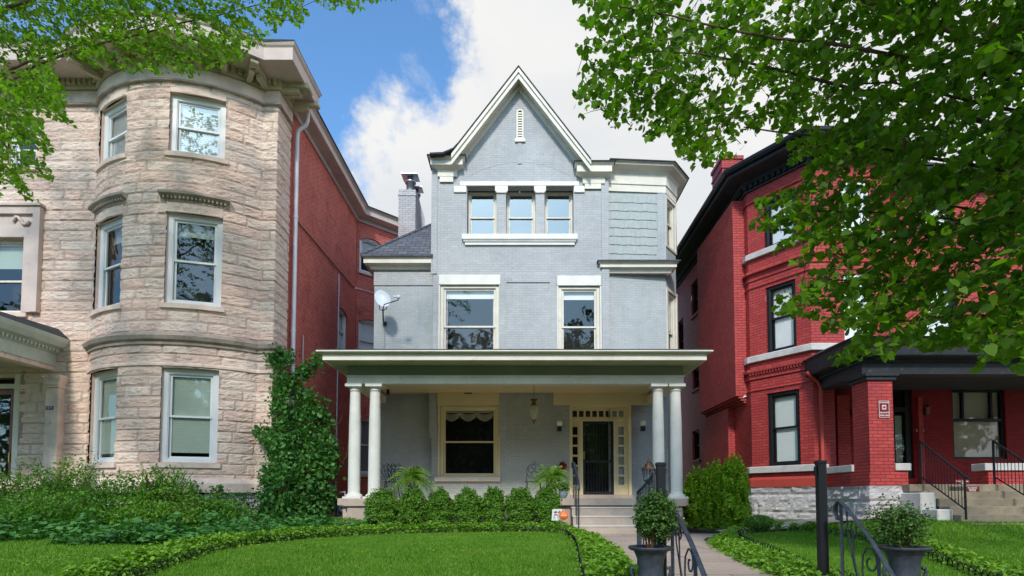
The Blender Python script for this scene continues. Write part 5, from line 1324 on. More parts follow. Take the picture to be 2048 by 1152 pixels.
ords = ['leftmost and widest', 'second from left', 'third from left', 'fourth, middle', 'narrow fifth', 'sixth from left', 'rightmost']
for k, (px, wd_, pt_) in enumerate(row):
    x = X_(px, 13.5, 1000); rx = wd_ / 2 / 84; ztp = Z_(pt_, 13.5) + .02
    clipped('round_shrub', ords[k] + [' round clipped shrub in the row before the porch, by the left columns', ' round clipped shrub in the porch row, under the black chair back', ' round clipped shrub in the porch row', ' round clipped shrub below the big porch window', ' round clipped shrub in the porch row', ' round clipped shrub, below the oval chair back', ' round clipped shrub beside the round orange sign'][k], 'shrub', (x, 13.5, .08), (rx * 1.0, rx * .95, (ztp - .08) / 2), 9500, .042, 'leaf_shrub', 40 + k, 'clipped shrubs in front of the porch', lump=.17, inner=.55)
# low bright shrubs
x, y = X_(684, 12.9, 1040), 12.9; clipped('low_shrub', 'low spreading bright green shrub left of the porch base', 'shrub', (x, y, .05), (.55, .42, .18), 3200, .05, 'leaf_shrub', 60, nw=.2, shape='n')
x = X_(1518, 11.7, 1030); clipped('low_shrub', 'small bright green shrub before the white stone foundation', 'shrub', (x, 11.7, .17), (.30, .28, .16), 2600, .045, 'leaf_shrub', 61, nw=.2, shape='n')
# arborvitae clump to the right of the porch
for k, (px, wd_, pt_, Y) in enumerate(((1390, 56, 946, 14.5), (1424, 54, 934, 14.1), (1466, 74, 922, 13.5))):
    x = X_(px, Y, 1000); rx = wd_ / 2 / (F / Y) ; zt = Z_(pt_, Y)
    clipped('evergreen_hedge_bush', ['yellow green evergreen bush next to the right porch column', 'middle evergreen bush of the three between grey and red house', 'tallest evergreen bush, nearest the red house'][k], 'bush', (x, Y, .1), (rx * .80, .34, (zt - .1) / 2), 12000, .055, 'leaf_arbor', 70 + k, 'evergreen bushes between the two houses', inner=.7, lump=.30, nw=.3, up=.5)

# ---- ground cover borders
def offset(path, d):
    o = []
    for i, p in enumerate(path):
        a = Vector(path[max(i - 1, 0)]); b = Vector(path[min(i + 1, len(path) - 1)]); t = (b - a).normalized(); o.append((p[0] - t.y * d, p[1] + t.x * d))
    return o
def dense(path, st=.12):
    o = []
    for a, b in zip(path, path[1:]):
        n = max(1, int((Vector(b) - Vector(a)).length / st)); o += [(a[0] + (b[0] - a[0]) * k / n, a[1] + (b[1] - a[1]) * k / n) for k in range(n)]
    return o + [path[-1]]
def smoothp(path, k=2):
    for _ in range(k):
        n = [path[0]]
        for a, b in zip(path, path[1:]): n += [(a[0] * .75 + b[0] * .25, a[1] * .75 + b[1] * .25), (a[0] * .25 + b[0] * .75, a[1] * .25 + b[1] * .75)]
        path = n + [path[-1]]
    return path
LI = smoothp([(-3.7, 5.3), (-3.9, 6.44), (-4.03, 7.87), (-3.93, 9.0), (-3.6, 10.1), (-2.9, 11.0), (-2.0, 11.6), (-1.0, 12.0), (-.1, 12.15), (.5, 12.0), (.82, 11.4), (.86, 10.4), (.80, 8.6), (.68, 7), (.58, 5.3)])
RI = smoothp([(2.98, 5.2), (3.12, 6.85), (3.5, 9.2), (3.75, 10.4), (4.1, 11.3), (4.7, 11.6), (5.35, 11.2), (5.6, 10.2), (5.4, 9), (5.0, 7.4), (4.3, 5.2)])
def border(name, label, path, wdt, n, seed, hgt, side=1, lf=.055):
    rng = np.random.default_rng(seed); Pth = dense(path, .1); n_ = len(Pth); Q = np.array(Pth)
    i = rng.integers(1, n_ - 1, n); t = Q[np.minimum(i + 1, n_ - 1)] - Q[i - 1]; t /= np.linalg.norm(t, axis=1)[:, None]; nm = np.stack([-t[:, 1], t[:, 0]], 1) * side
    s = rng.uniform(0, 1, n); base = Q[i] + nm * (s * wdt)[:, None] + rng.normal(0, .04, (n, 2))
    hh = hgt * (1 - (np.abs(s - .5) * 2) ** 3.0) * (.75 + .35 * np.array([noise.noise(Vector((b[0] * 3, b[1] * 3, seed))) + .5 * noise.noise(Vector((b[0] * 9, b[1] * 9, seed))) for b in base]))
    z = np.array([lawn_z(b[0], b[1]) for b in base]) + np.maximum(hh, .03) * rng.uniform(.35, 1.0, n) ** .5
    P = np.column_stack([base, z]); return tag(leaf_obj(name, [leaf_mesh(P, lf, .35, .7, 'd', rng=rng)], 'leaf_pachy'), label, 'ground cover', kind='stuff')
border('ground_cover_border', 'bright leafy ground cover band around the left lawn oval', LI, .56, 26000, 80, .27)
border('ground_cover_border', 'bright leafy ground cover band around the right lawn oval', RI, .46, 15000, 81, .20)
def edging(name, label, path, gap_=.10):
    Pth = dense(offset(path, -.02), .02); q = MB(); k = 0; st_ = 7
    while k + st_ * 2 < len(Pth):
        a, b = Vector(Pth[k]), Vector(Pth[k + st_ * 2 - 4]); z = lawn_z(*a)
        q.tube([(*(a.lerp(b, s)), z - .02 + .15 * math.sin(math.pi * s) ** .6) for s in [i / 8 for i in range(9)]], .006, 4); k += st_
    return one(q, name, 'black_paint', label, 'edging', (Pth[0][0], Pth[0][1], 0))
edging('wire_edging', 'low black hooped wire edging around the left lawn oval', LI)
edging('wire_edging', 'low black hooped wire edging around the right lawn oval', RI)
# ---- grass
def grass(name, polys, n, seed, excl=()):
    rng = np.random.default_rng(seed); P = []
    xs_ = [p[0] for q in polys for p in q]; ys_ = [p[1] for q in polys for p in q]; bb = (min(xs_), max(xs_), min(ys_), max(ys_))
    while len(P) < n:
        x = rng.uniform(bb[0], bb[1], 4000); y = bb[2] + (bb[3] - bb[2]) * rng.uniform(0, 1, 4000) ** 1.35
        for a, b in zip(x, y):
            if any(in_poly(a, b, q) for q in polys) and not any(in_poly(a, b, q) for q in excl): P.append((a, b, lawn_z(a, b)))
    P = np.array(P[:n]); h = rng.uniform(.022, .056, n); th = rng.uniform(0, 6.28, n); ln = rng.normal(0, .020, (n, 2))
    w = .0045 + .0009 * P[:, 1] * .5
    V = np.empty((n, 3, 3)); dx_ = np.column_stack([np.cos(th) * w, np.sin(th) * w])
    V[:, 0] = P - [0, 0, .01]; V[:, 0, :2] -= dx_; V[:, 1] = P - [0, 0, .01]; V[:, 1, :2] += dx_
    V[:, 2] = P; V[:, 2, :2] += ln; V[:, 2, 2] += h
    return tag(leaf_obj(name, [(V.reshape(-1, 3), np.arange(3 * n).reshape(n, 3))], 'grass_blade'), kind='stuff')
tag(grass('grass', [LI], 150000, 90), 'mown grass of the left lawn oval', 'grass')
tag(grass('grass', [RI], 60000, 91), 'mown grass of the right lawn oval', 'grass')
rbo = offset(RI, .4)
tag(grass('grass', [[(4.2, 5.2), (10, 5.2), (12, 11.6), (4.2, 11.6)]], 85000, 92, [rbo + [(4.0, 5.0), (3.0, 5.0)]]), 'rougher grass before the red house', 'grass')
lbo = offset(LI, .5)
tag(grass('grass', [[(-9.5, 5.2), (-3.6, 5.2), (-3.9, 10.2), (-9.5, 10.2)]], 60000, 93, [lbo]), 'rougher grass left of the ground cover band', 'grass')
# fallen bits on the lawn
rng = np.random.default_rng(3); P = np.column_stack([rng.uniform(-7.5, 6.5, 420), rng.uniform(5.6, 11.5, 420), np.zeros(420)]); P[:, 2] = [lawn_z(a, b) + .05 for a, b in P[:, :2]]
rng = np.random.default_rng(33); cx2 = rng.uniform(-9, 8, 30000); cy2 = rng.uniform(5.4, 11.4, 30000)
kp = np.array([noise.noise(Vector((a * .8, b * .8, 9))) > .22 and (in_poly(a, b, LI) or in_poly(a, b, RI) or a < -5 and b < 8.6 or a > 6) for a, b in zip(cx2, cy2)]); cx2, cy2 = cx2[kp], cy2[kp]
tag(leaf_obj('clover', [leaf_mesh(np.column_stack([cx2, cy2, [lawn_z(a, b) + .04 for a, b in zip(cx2, cy2)]]), .028, .4, 1.2, 'd', rng=rng)], 'leaf_pachy'), 'patches of clover in the lawns', 'clover', kind='stuff')
tag(leaf_obj('fallen_leaves', [leaf_mesh(P, .035, .4, 1.5, 'd', rng=rng)], 'leaf_light'), 'small yellowish leaves scattered on the grass', 'leaves', kind='stuff')

# ---- left planting: bushes, creeper, climbing vine
def bush(label, c, r, n, seed, lf=.07, matn='leaf_wild', name='leafy_bush', shape='n', droop=.4, grp='wild bushes before the stone house'):
    rng = np.random.default_rng(seed); t = thing(name, label, 'bush', c, grp)
    P, d = shell_pts(n, (c[0], c[1], c[2] + r[2] * .8), r, rng, .25, .32, 5); P[:, 2] = np.maximum(P[:, 2], c[2] + .02)
    leaf_obj('foliage', [leaf_mesh(P, lf, .4, .5, shape, droop=droop, rng=rng)], matn, t)
    q = MB(); rd = random.Random(seed)
    for k in range(7):
        a = rd.uniform(0, 6.28); q.tube([(c[0], c[1], c[2]), (c[0] + r[0] * .4 * math.cos(a), c[1] + r[1] * .4 * math.sin(a), c[2] + r[2]), (c[0] + r[0] * .9 * math.cos(a), c[1] + r[1] * .9 * math.sin(a), c[2] + r[2] * 1.7)], [.018, .011, .004], 4)
    q.build('stem', 'bark', t); return t
for k, (px, pt_, Y, rx, lab) in enumerate(((30, 962, 12.6, 1.1, 'dark leafy bush at the left edge before the stone porch'), (130, 938, 12.4, .8, 'leafy bush below the number plate pilaster'), (240, 966, 11.9, .9, 'leafy bush under the narrow bow window'), (325, 950, 11.9, .6, 'leafy bush under the wide bow window'), (425, 1003, 12.1, .75, 'leafy bush right of the wide bow window'), (90, 1000, 10.6, 1.0, 'low spreading bush at the lawn edge, far left'), (300, 1015, 10.8, .9, 'low spreading bush at the lawn edge below the bow'))):
    x = X_(px, Y, 1000); zt = Z_(pt_, Y); bush(lab, (x, Y, lawn_z(x, Y) - .03), (rx, .6, (zt - .05) / 1.8), 5200, 100 + k, .085 if k < 5 else .075, 'leaf_wild' if k % 3 else 'leaf_shrub')
# creeper spreading on the ground
rng = np.random.default_rng(120); n = 26000; x = rng.uniform(-10.5, -3.4, n); y = rng.uniform(8.6, 13.8, n)
keep = np.array([(not in_poly(a, b, lbo + [(-3.7, 5), (.5, 5)])) and (b > 8.4 + 1.5 * noise.noise(Vector((a * .9, b * .3, 3))) or a > -4.9 and b > 9.3) for a, b in zip(x, y)]); x, y = x[keep], y[keep]
z = np.array([lawn_z(a, b) + .06 + .45 * abs(noise.noise(Vector((a * 1.6, b * 1.6, 1)))) + .1 * abs(noise.noise(Vector((a * 6, b * 6, 1)))) for a, b in zip(x, y)]) * rng.uniform(.6, 1.1, len(x))
tag(leaf_obj('creeper', [leaf_mesh(np.column_stack([x, y, z]), .10, .5, .9, 'd', rng=rng)], 'leaf_vine'), 'dark creeper spreading over the bed before the stone house', 'ground cover', kind='stuff')
# saplings with light leaves
def sapling(label, x, y, top, seed, lean):
    rd = random.Random(seed); rng = np.random.default_rng(seed); t = thing('sapling', label, 'sapling', (x, y, lawn_z(x, y)))
    q = MB(); L_ = []
    for k in range(5):
        a = rd.uniform(-1.2, 1.2) + lean; h = top * rd.uniform(.7, 1); pts = [(x + .35 * math.sin(a) * s * h, y - .2 * s + .1 * math.cos(a * 3) * s, lawn_z(x, y) + h * s - .12 * s * s * h) for s in [i / 10 for i in range(11)]]
        q.tube(pts, [.012 - .0009 * i for i in range(11)], 4)
        for p in pts[4:]:
            for m_ in range(7): L_.append((p[0] + rd.gauss(0, .09), p[1] + rd.gauss(0, .09), p[2] + rd.gauss(0, .05)))
    q.build('stem', 'stem_green', t); leaf_obj('leaves', [leaf_mesh(np.array(L_), .085, .3, .8, 'n', droop=.3, rng=rng)], 'leaf_light', t)
sapling('light green sapling rising before the pilaster of the stone porch', X_(110, 12.0, 950), 12.0, 1.75, 3, .1)
sapling('light green arching sapling before the narrow bow window', X_(165, 11.9, 950), 11.9, 1.85, 4, .7)
sapling('light green sapling at the far left edge by the red door', X_(35, 12.2, 950), 12.2, 1.7, 6, -.3)
# big climbing vine at the stone corner
vine = thing('climbing_vine', 'tall dark green climbing vine covering the corner of the stone house', 'vine', (-6.1, 14.4, .1))
rng = np.random.default_rng(130); ch_ = []; ch2 = []
vpoly = [(515, 1048), (520, 960), (540, 900), (505, 870), (520, 850), (548, 862), (545, 800), (560, 740), (530, 712), (575, 700), (590, 712), (580, 760), (600, 735), (640, 708), (642, 730), (618, 745), (622, 790), (660, 800), (640, 815), (668, 845), (650, 862), (672, 880), (676, 920), (668, 960), (672, 1000), (650, 1040), (600, 1060)]
vpoly2 = [(566, 700), (600, 700), (640, 708), (642, 726), (620, 742), (622, 790), (606, 800), (598, 760), (585, 820), (560, 800)]
V1 = []
while len(V1) < 17000:
    px, py = rng.uniform(500, 690), rng.uniform(695, 1062)
    if not in_poly(px, py, vpoly): continue
    if noise.noise(Vector((px / 26, py / 22, 4))) < rng.uniform(-.5, .08): continue
    f_ = min(1, max(0, (py - 700) / 260)); Y = 15.0 - (.15 + 1.1 * f_ * (.45 + .55 * math.sin(max(0, min(1, (px - 505) / 170)) * math.pi))) * rng.uniform(.35, 1) + .4 * (px > 575)
    p = pt3(px, py, Y) + Vector(rng.normal(0, .05, 3)) * (1 if rng.random() < .75 else 2.6); V1.append(p[:])
V1 = np.array(V1); k = rng.random(len(V1)) < .55
leaf_obj('foliage', [leaf_mesh(V1[k], .11, .4, .35, 'd', droop=.5, rng=rng)], 'leaf_vine', vine)
leaf_obj('foliage', [leaf_mesh(V1[~k], .075, .4, .3, 'n', droop=.3, rng=rng)], 'leaf_wild', vine)
q = MB(); rd = random.Random(5)
for k in range(16):
    pts = []; px = rd.uniform(535, 655); 
    for j in range(12): py = 1050 - j * rd.uniform(16, 26); px += rd.gauss(0, 7); pts.append(pt3(px, py, 14.9 + .03 * j + rd.uniform(0, .1)))
    q.tube(pts, [.016 - .001 * j for j in range(12)], 4)
q.build('stem', 'twig', vine)
# small creepers up the foundation
for k, (px, pt_, w_) in enumerate(((398, 962, .16), (440, 972, .14), (490, 985, .3))):
    t = thing('climbing_sprig', ['creeper sprig climbing the water table under the wide bow window', 'smaller creeper sprig just right of the first one on the foundation', 'creeper patch on the foundation near the stone corner'][k], 'creeper', (X_(px, 14.3, 1000), 14.3, .1))
    zt = Z_(pt_, 14.3); n = 260; x0 = X_(px, 14.3, 1000)
    P = np.column_stack([rng.normal(x0, w_ * .6, n), rng.uniform(13.9, 14.4, n), rng.uniform(.1, zt, n)]); leaf_obj('foliage', [leaf_mesh(P, .10, .3, .4, 'd', droop=.5, rng=rng)], 'leaf_vine', t)
    MB().tube([(x0, 14.2, .05), (x0 + .04, 14.2, zt * .6), (x0, 14.2, zt)], .008, 4).build('stem', 'twig', t)

# ---- ferns and chairs on the porch, planters
def fern(label, x, y, z, R_, n, seed):
    rd = random.Random(seed); t = thing('potted_fern', label, 'fern', (x, y, zf), 'ferns on stands on the porch')
    MB().lathe([(.10, z - zf - .26), (.15, z - zf - .22), (.17, z - zf - .03), (.19, z - zf), (.02, z - zf - .02)], (x, y, zf), 16).build('pot', 'iron', t)
    q = MB()
    for a in (.5, 2.6, 4.7): q.tube([(x + .2 * math.cos(a), y + .2 * math.sin(a), zf), (x + .08 * math.cos(a), y + .08 * math.sin(a), zf + .2), (x + .14 * math.cos(a), y + .14 * math.sin(a), z - .24)], .012, 5)
    q.build('stand', 'iron', t)
    V = []; Fc = []
    for k in range(n):
        a = rd.uniform(0, 6.283); el = rd.uniform(.1, 1.35); L_ = R_ * rd.uniform(.75, 1.15); w0 = Vector((math.cos(a), math.sin(a), 0)); sd2 = Vector((-math.sin(a), math.cos(a), 0)); m_ = 15; pr = None
        for j in range(m_):
            s = j / (m_ - 1); p = Vector((x, y, z)) + w0 * (L_ * math.cos(el) * s + .1 * s * s) + Vector((rd.gauss(0, .004), rd.gauss(0, .004), L_ * (math.sin(el) * s * 1.15 - .85 * s * s * (1.25 - el * .45))))
            if pr is not None:
                tn = (p - pr).normalized(); wd_ = .088 * math.sin(math.pi * (.10 + .87 * s)) 
                for sg_ in (-1, 1):
                    b = len(V); e_ = p + sd2 * sg_ * wd_ + tn * .03 + Vector((0, 0, -.02 - rd.random() * .02)); V += [p[:], (p + sd2 * sg_ * wd_ * .5 + tn * .022)[:], e_[:], (p + sd2 * sg_ * wd_ * .45 - tn * .004)[:]]; Fc.append((b, b + 1, b + 2, b + 3))
            pr = p
    leaf_obj('fronds', [(np.array(V), np.array(Fc))], 'leaf_fern', t)
fern('bushy potted fern on the porch beside the black fan backed chair', X_(824, 14.9, 960), 14.9, Z_(960, 14.9), .60, 95, 1)
fern('bushy potted fern on the porch left of the front steps', X_(1104, 14.8, 960), 14.8, Z_(958, 14.8), .58, 95, 2)
def chair(label, x, y, w_, kind, rot):
    t = thing('iron_chair', label, 'chair', (x, y, zf), 'cast iron chairs on the porch'); Q = TF(x, y, zf) @ Matrix.Rotation(rot, 4, 'Z')
    MB().lathe([(.01, .42), (.22, .42), (.23, .44), (.22, .45), (.01, .45)], (0, 0, 0), 16, Q).build('seat', 'iron', t)
    for sx, sy_ in ((-1, -1), (1, -1), (-1, 1), (1, 1)): MB().tube([(.16 * sx, .16 * sy_, .43), (.2 * sx, .2 * sy_, .2), (.24 * sx, .24 * sy_, 0)], .012, 6, Q).build('leg', 'iron', t)
    q = MB()
    if kind == 'fan':
        for s in [i / 6 - .5 for i in range(7)]:
            q.tube([(s * .25, .2, .45), (s * .5, .23, .7), (s * .66, .25, .92 - abs(s) * .1)], .011, 5, Q)
        for zz, ww in ((.60, .17), (.76, .25), (.9, .31)):
            q.tube([(ww * (2 * s - 1), .22, zz + .035 * math.sin(s * 25)) for s in [i / 24 for i in range(25)]], .011, 5, Q)
        for i in range(12): a, b = (i % 4 - 1.5) * .14, .55 + (i // 4) * .14; q.tube([(a + .045 * math.cos(w), .23, b + .05 * math.sin(w)) for w in [k * .7 for k in range(10)]], .009, 4, Q)
    else:
        q.tube([(.2 * math.cos(w), .22, .72 + .2 * math.sin(w)) for w in [k * .3307 for k in range(20)]], .012, 5, Q)
        for cx, cz, r_ in ((-.09, .76, .07), (.09, .76, .07), (0, .64, .08), (0, .84, .05), (0, .95, .04)): q.tube([(cx + r_ * math.cos(w), .22, cz + r_ * math.sin(w)) for w in [k * .63 for k in range(11)]], .010, 5, Q)
        q.tube([(-.2, .2, .45), (-.19, .22, .68)], .012, 5, Q).tube([(.2, .2, .45), (.19, .22, .68)], .012, 5, Q)
    q.build('backrest', 'iron', t)
chair('black fan backed iron chair at the left end of the porch', X_(785, 15.6, 950), 15.6, .5, 'fan', .35)
chair('iron chair with oval scrolled back, half hidden behind the shrubs', X_(1067, 15.5, 950), 15.5, .4, 'oval', -.1)
x = X_(1126, 14.45, 980); t = thing('flower_pot', 'small dark pot of white flowers at the left of the porch steps', 'flower pot', (x, 14.45, zf))
MB().lathe([(.06, 0), (.10, .06), (.115, .12), (.09, .17), (.11, .19), (.02, .18)], (x, 14.45, zf), 16).build('pot', 'meter_grey', t)
P, d = shell_pts(420, (x, 14.45, zf + .28), (.17, .16, .12), rng, .3, .2); leaf_obj('leaves', [leaf_mesh(P, .05, .3, .4, 'd', rng=rng)], 'leaf_shrub', t)
P, d = shell_pts(14, (x, 14.42, zf + .31), (.17, .15, .11), rng, .9, .1); leaf_obj('flowers', [leaf_mesh(P, .06, .2, 1, 'h', rng=rng)], 'flower_white', t)
x, z = at(1127, 930, 16.9); t = thing('hanging_wreath', 'small dark red wreath on the wall left of the front door', 'wreath', (x, W - .03, z)); q = MB(); q.tube([(x + .06 * math.cos(w), W - .05, z + .06 * math.sin(w)) for w in [k * .5236 for k in range(13)]], .035, 6); q.build('ring', 'flower_red', t)
P, d = shell_pts(160, (x, W - .07, z), (.12, .05, .12), rng, .5, .1); leaf_obj('petals', [leaf_mesh(P, .05, .3, .2, 'd', rng=rng)], 'flower_red', t)
x = X_(1353, 12.55, 1045); t = thing('flower_pot', 'low black pot with white flowers at the foot of the right porch pedestal', 'flower pot', (x, 12.75, .03))
MB().lathe([(.09, 0), (.12, .05), (.16, .20), (.19, .24), (.03, .22)], (x, 12.75, .03), 16).build('pot', 'iron', t)
P, d = shell_pts(420, (x, 12.75, .36), (.19, .18, .12), rng, .3, .2); leaf_obj('leaves', [leaf_mesh(P, .05, .3, .4, 'd', rng=rng)], 'leaf_box', t)
P, d = shell_pts(12, (x, 12.7, .40), (.2, .18, .11), rng, .9, .1); leaf_obj('flowers', [leaf_mesh(P, .055, .2, 1, 'h', rng=rng)], 'flower_white', t)

# ---- yard signs
x0, z0 = at(1103, 1041, 12.85); x1, z1 = at(1124, 1018, 12.85); Ys_ = 12.85
t = thing('yard_sign', 'small white yard sign with two dark eyes beside the round orange sign', 'sign', (x0, Ys_, .1)); MB().prism([(x0, z0), (x1, z0 + .0), (x1, z1), (x0 + .02, z1 - .005)], Ys_, Ys_ + .008).build('panel', 'sign_white', t)
q = MB()
for cx in (x0 + .085, x0 + .165): q.lathe([(.001, 0), (.033, 0), (.033, .003), (.001, .003)], (0, 0, 0), 14, TF(cx, Ys_ - .001, z1 - .065) @ Matrix.Rotation(R(90), 4, 'X') @ Matrix.Diagonal((1, .8, 1, 1)))
q.build('eye', 'sign_dark', t); q = MB()
for cx in (x0 + .075, x0 + .155): q.lathe([(.001, 0), (.012, 0), (.012, .003), (.001, .003)], (0, 0, 0), 10, TF(cx, Ys_ - .0045, z1 - .06) @ Matrix.Rotation(R(90), 4, 'X'))
q.build('glint', 'sign_white', t)
text(t, 'SMILE', .05, TF((x0 + x1) / 2, Ys_ - .003, z1 - .125), 'sign_text_red', bold=.002)
q = MB(); q.box(x0 + .04, Ys_ - .003, z0 + .03, x0 + .08, Ys_ - .001, z0 + .10).box(x0 + .13, Ys_ - .003, z0 + .03, x0 + .17, Ys_ - .001, z0 + .10); q.build('picture', 'sign_teal', t)
MB().box(x0 + .1, Ys_ + .01, .08, x0 + .112, Ys_ + .018, z1 - .02).build('stake', 'black_paint', t)
cx, cz = at(1127.5, 1031, 12.7); rr_ = .105; t = thing('yard_sign', 'round orange yard sign by the steps', 'sign', (cx, 12.7, .1))
Q = TF(cx, 12.7, cz) @ Matrix.Rotation(R(90), 4, 'X')
MB().lathe([(.001, 0), (rr_, 0), (rr_, .008), (.001, .008)], (0, 0, 0), 28, Q).build('panel', 'sign_orange', t)
MB().tube([(rr_ * math.cos(w), rr_ * math.sin(w), .009) for w in [k * .2244 for k in range(29)]], .004, 4, Q).build('rim', 'sign_pink', t)
text(t, 'vivint', .062, TF(cx, 12.69, cz + .005), 'sign_white', bold=.001); MB().box(cx - .006, 12.702, .08, cx + .006, 12.71, cz + rr_ + .02).build('stake', 'sign_white', t)

# ---- lanterns of the grey house
x, z = at(1068, 800, 15.6); zt = 3.93; t = thing('hanging_lantern', 'brass and glass lantern hanging in the porch by the door', 'lantern', (x, 15.6, zt))
MB().tube([(x, 15.6, zt), (x, 15.6, Z_(793, 15.6))], .008, 5).build('chain', 'lantern_copper', t)
zz = Z_(811, 15.6); s_ = F / 15.6
q = MB(); q.lathe([(.09, 0), (.075, .03), (.045, .06), (.05, .10), (.095, .17), (.03, .15)], (x, 15.6, zz), 10, rib=.12); q.build('crown', 'lantern_copper', t)
zb_ = Z_(840, 15.6)
MB().lathe([(.05, 0), (.10, .10), (.135, .24), (.12, .36), (.085, (zz - zb_) - .0)], (x, 15.6, zb_), 18).build('glass', 'lantern_glass', t)
MB().lathe([(.001, -.11), (.03, -.08), (.015, -.05), (.06, -.01), (.055, .02)], (x, 15.6, zb_), 12).build('finial', 'lantern_copper', t)
MB().lathe([(.012, 0), (.018, .1), (.012, .2)], (x, 15.6, zb_ + .06), 8).build('candle', 'curtain_cream', t)
for px, lb in ((1119, 'left'), (1286, 'right')):
    x, z = at(px, 847, W - .1); t = thing('globe_light', 'white globe wall light just %s of the front door' % lb, 'lamp', (x, W, z))
    MB().ball((x, W - .12, z), .095, 16).build('globe', 'globe_glass', t)
    q = MB(); q.box(x - .06, W - .15, z - .22, x + .06, W - .002, z - .08); q.lathe([(.05, -.085), (.06, -.06)], (x, W - .12, z), 12); q.build('bracket', 'black_trim', t)
x, z = at(1297, 951, 13.25); t = thing('post_lantern', 'old copper post lantern at the right of the front steps', 'lamp', (x, 13.25, 0)); s_ = 1 / (F / 13.25)
MB().tube([(x, 13.25, 0), (x, 13.25, z - .28)], [.035, .025], 8).build('post', 'iron', t)
MB().lathe([(.02, -.30), (.035, -.26), (.02, -.23), (.03, -.19), (.10, -.12), (.105, -.10)], (x, 13.25, z), 6).build('base', 'iron', t)
q = MB()
for k in range(6): w = k * math.pi / 3; q.tube([(x + .10 * math.cos(w), 13.25 + .10 * math.sin(w), z - .11), (x + .14 * math.cos(w), 13.25 + .14 * math.sin(w), z + .13)], .010, 4)
q.build('cage', 'iron', t); MB().lathe([(.092, -.10), (.132, .13)], (x, 13.25, z), 6).build('pane', 'glass_dim', t)
MB().lathe([(.17, .13), (.17, .15), (.07, .21), (.09, .24), (.03, .29), (.045, .31), (.012, .35), (.02, .37), (.001, .41)], (x, 13.25, z), 6).build('roof', 'lantern_copper', t)
x, z = at(776, 785, 16.8); t = thing('security_camera', 'small dark camera under the porch ceiling at the left', 'camera', (x, 16.8, z)); q = MB(); q.lathe([(.05, 0), (.045, .09), (.03, .12)], (x, 16.8, z - .06), 10).box(x - .04, 16.78, z + .05, x + .04, 16.82, z + .10); q.build('housing', 'black_trim', t)
MB().lathe([(.02, -.01), (.02, .01)], (x, 16.75, z), 8).build('lens', 'glass_dim', t)
# ---- satellite dish on the left wing
dish = thing('satellite_dish', 'pale oval satellite dish on the grey wall above the porch roof', 'dish', (X_(770, WL, 640), WL, Z_(648, WL)))
bx_, bz_ = X_(770, WL, 640), Z_(648, WL); hub = Vector((X_(766, 16.95, 620), 16.95, Z_(618, 16.95)))
q = MB(); q.tube([(bx_, WL - .03, bz_), (bx_ - .02, WL - .15, bz_ + .06), hub], .022, 8).box(bx_ - .05, WL - .04, bz_ - .06, bx_ + .06, WL - .002, bz_ + .06); q.tube([(hub.x - .10, 16.9, hub.z + .12), (hub.x - .09, 16.93, hub.z - .02), (hub.x, 16.95, hub.z - .05), (hub.x + .12, 16.9, hub.z), (hub.x + .13, 16.86, hub.z + .08)], .014, 6)
q.tube([(hub.x, 16.95, hub.z), (hub.x + .12, 16.6, hub.z + .02), (X_(797, 16.45, 600), 16.45, Z_(600, 16.45))], .014, 6); q.build('mount', 'iron', dish)
dc = pt3(765, 597, 16.85); Q = Matrix.Translation(dc) @ Matrix.Rotation(R(-28), 4, 'Y') @ Matrix.Rotation(R(14), 4, 'Z') @ Matrix.Rotation(R(80), 4, 'X')
prof = [(.001, -.055), (.10, -.050), (.2, -.032), (.29, 0), (.295, .006), (.285, .004), (.2, -.026), (.1, -.044), (.001, -.049)]
q = MB(); q.lathe(prof, (0, 0, 0), 32, Q @ Matrix.Diagonal((.72, 1, 1, 1))); q.build('reflector', 'dish_white', dish)
e_ = pt3(797, 594, 16.42); q = MB(); q.ball(e_, .055, 10, sz=1.25).box(e_.x - .13, e_.y - .03, e_.z - .01, e_.x, e_.y + .03, e_.z + .035); q.build('feed_horn', 'dish_white', dish)
MB().tube([(bx_, WL - .02, bz_ - .05), (bx_ + .01, WL - .02, 4.7)], .006, 4).build('cable', 'meter_grey', dish)
# gas meter left of the porch
x = X_(688, 15.2, 1015); t = thing('gas_meter', 'grey gas meter and pipes in the gap left of the porch', 'meter', (x, 15.2, .1))
q = MB(); q.box(x - .15, 15.05, .45, x + .12, 15.3, .80); q.lathe([(.10, 0), (.10, .04)], (0, 0, 0), 14, TF(x, 15.05, .68) @ Matrix.Rotation(R(90), 4, 'X')); q.build('housing', 'meter_grey', t, bevel=.03)
q = MB(); q.tube([(x - .1, 15.2, .1), (x - .1, 15.2, .45)], .03, 8).tube([(x - .18, 15.2, .1), (x - .22, 15.2, .95), (x + .02, 15.2, .98), (x + .02, 15.2, .78)], .028, 8).tube([(x + .1, 15.2, .1), (x + .24, 15.2, .4), (x + .24, 15.2, .9)], .03, 8); q.build('pipe', 'meter_grey', t)
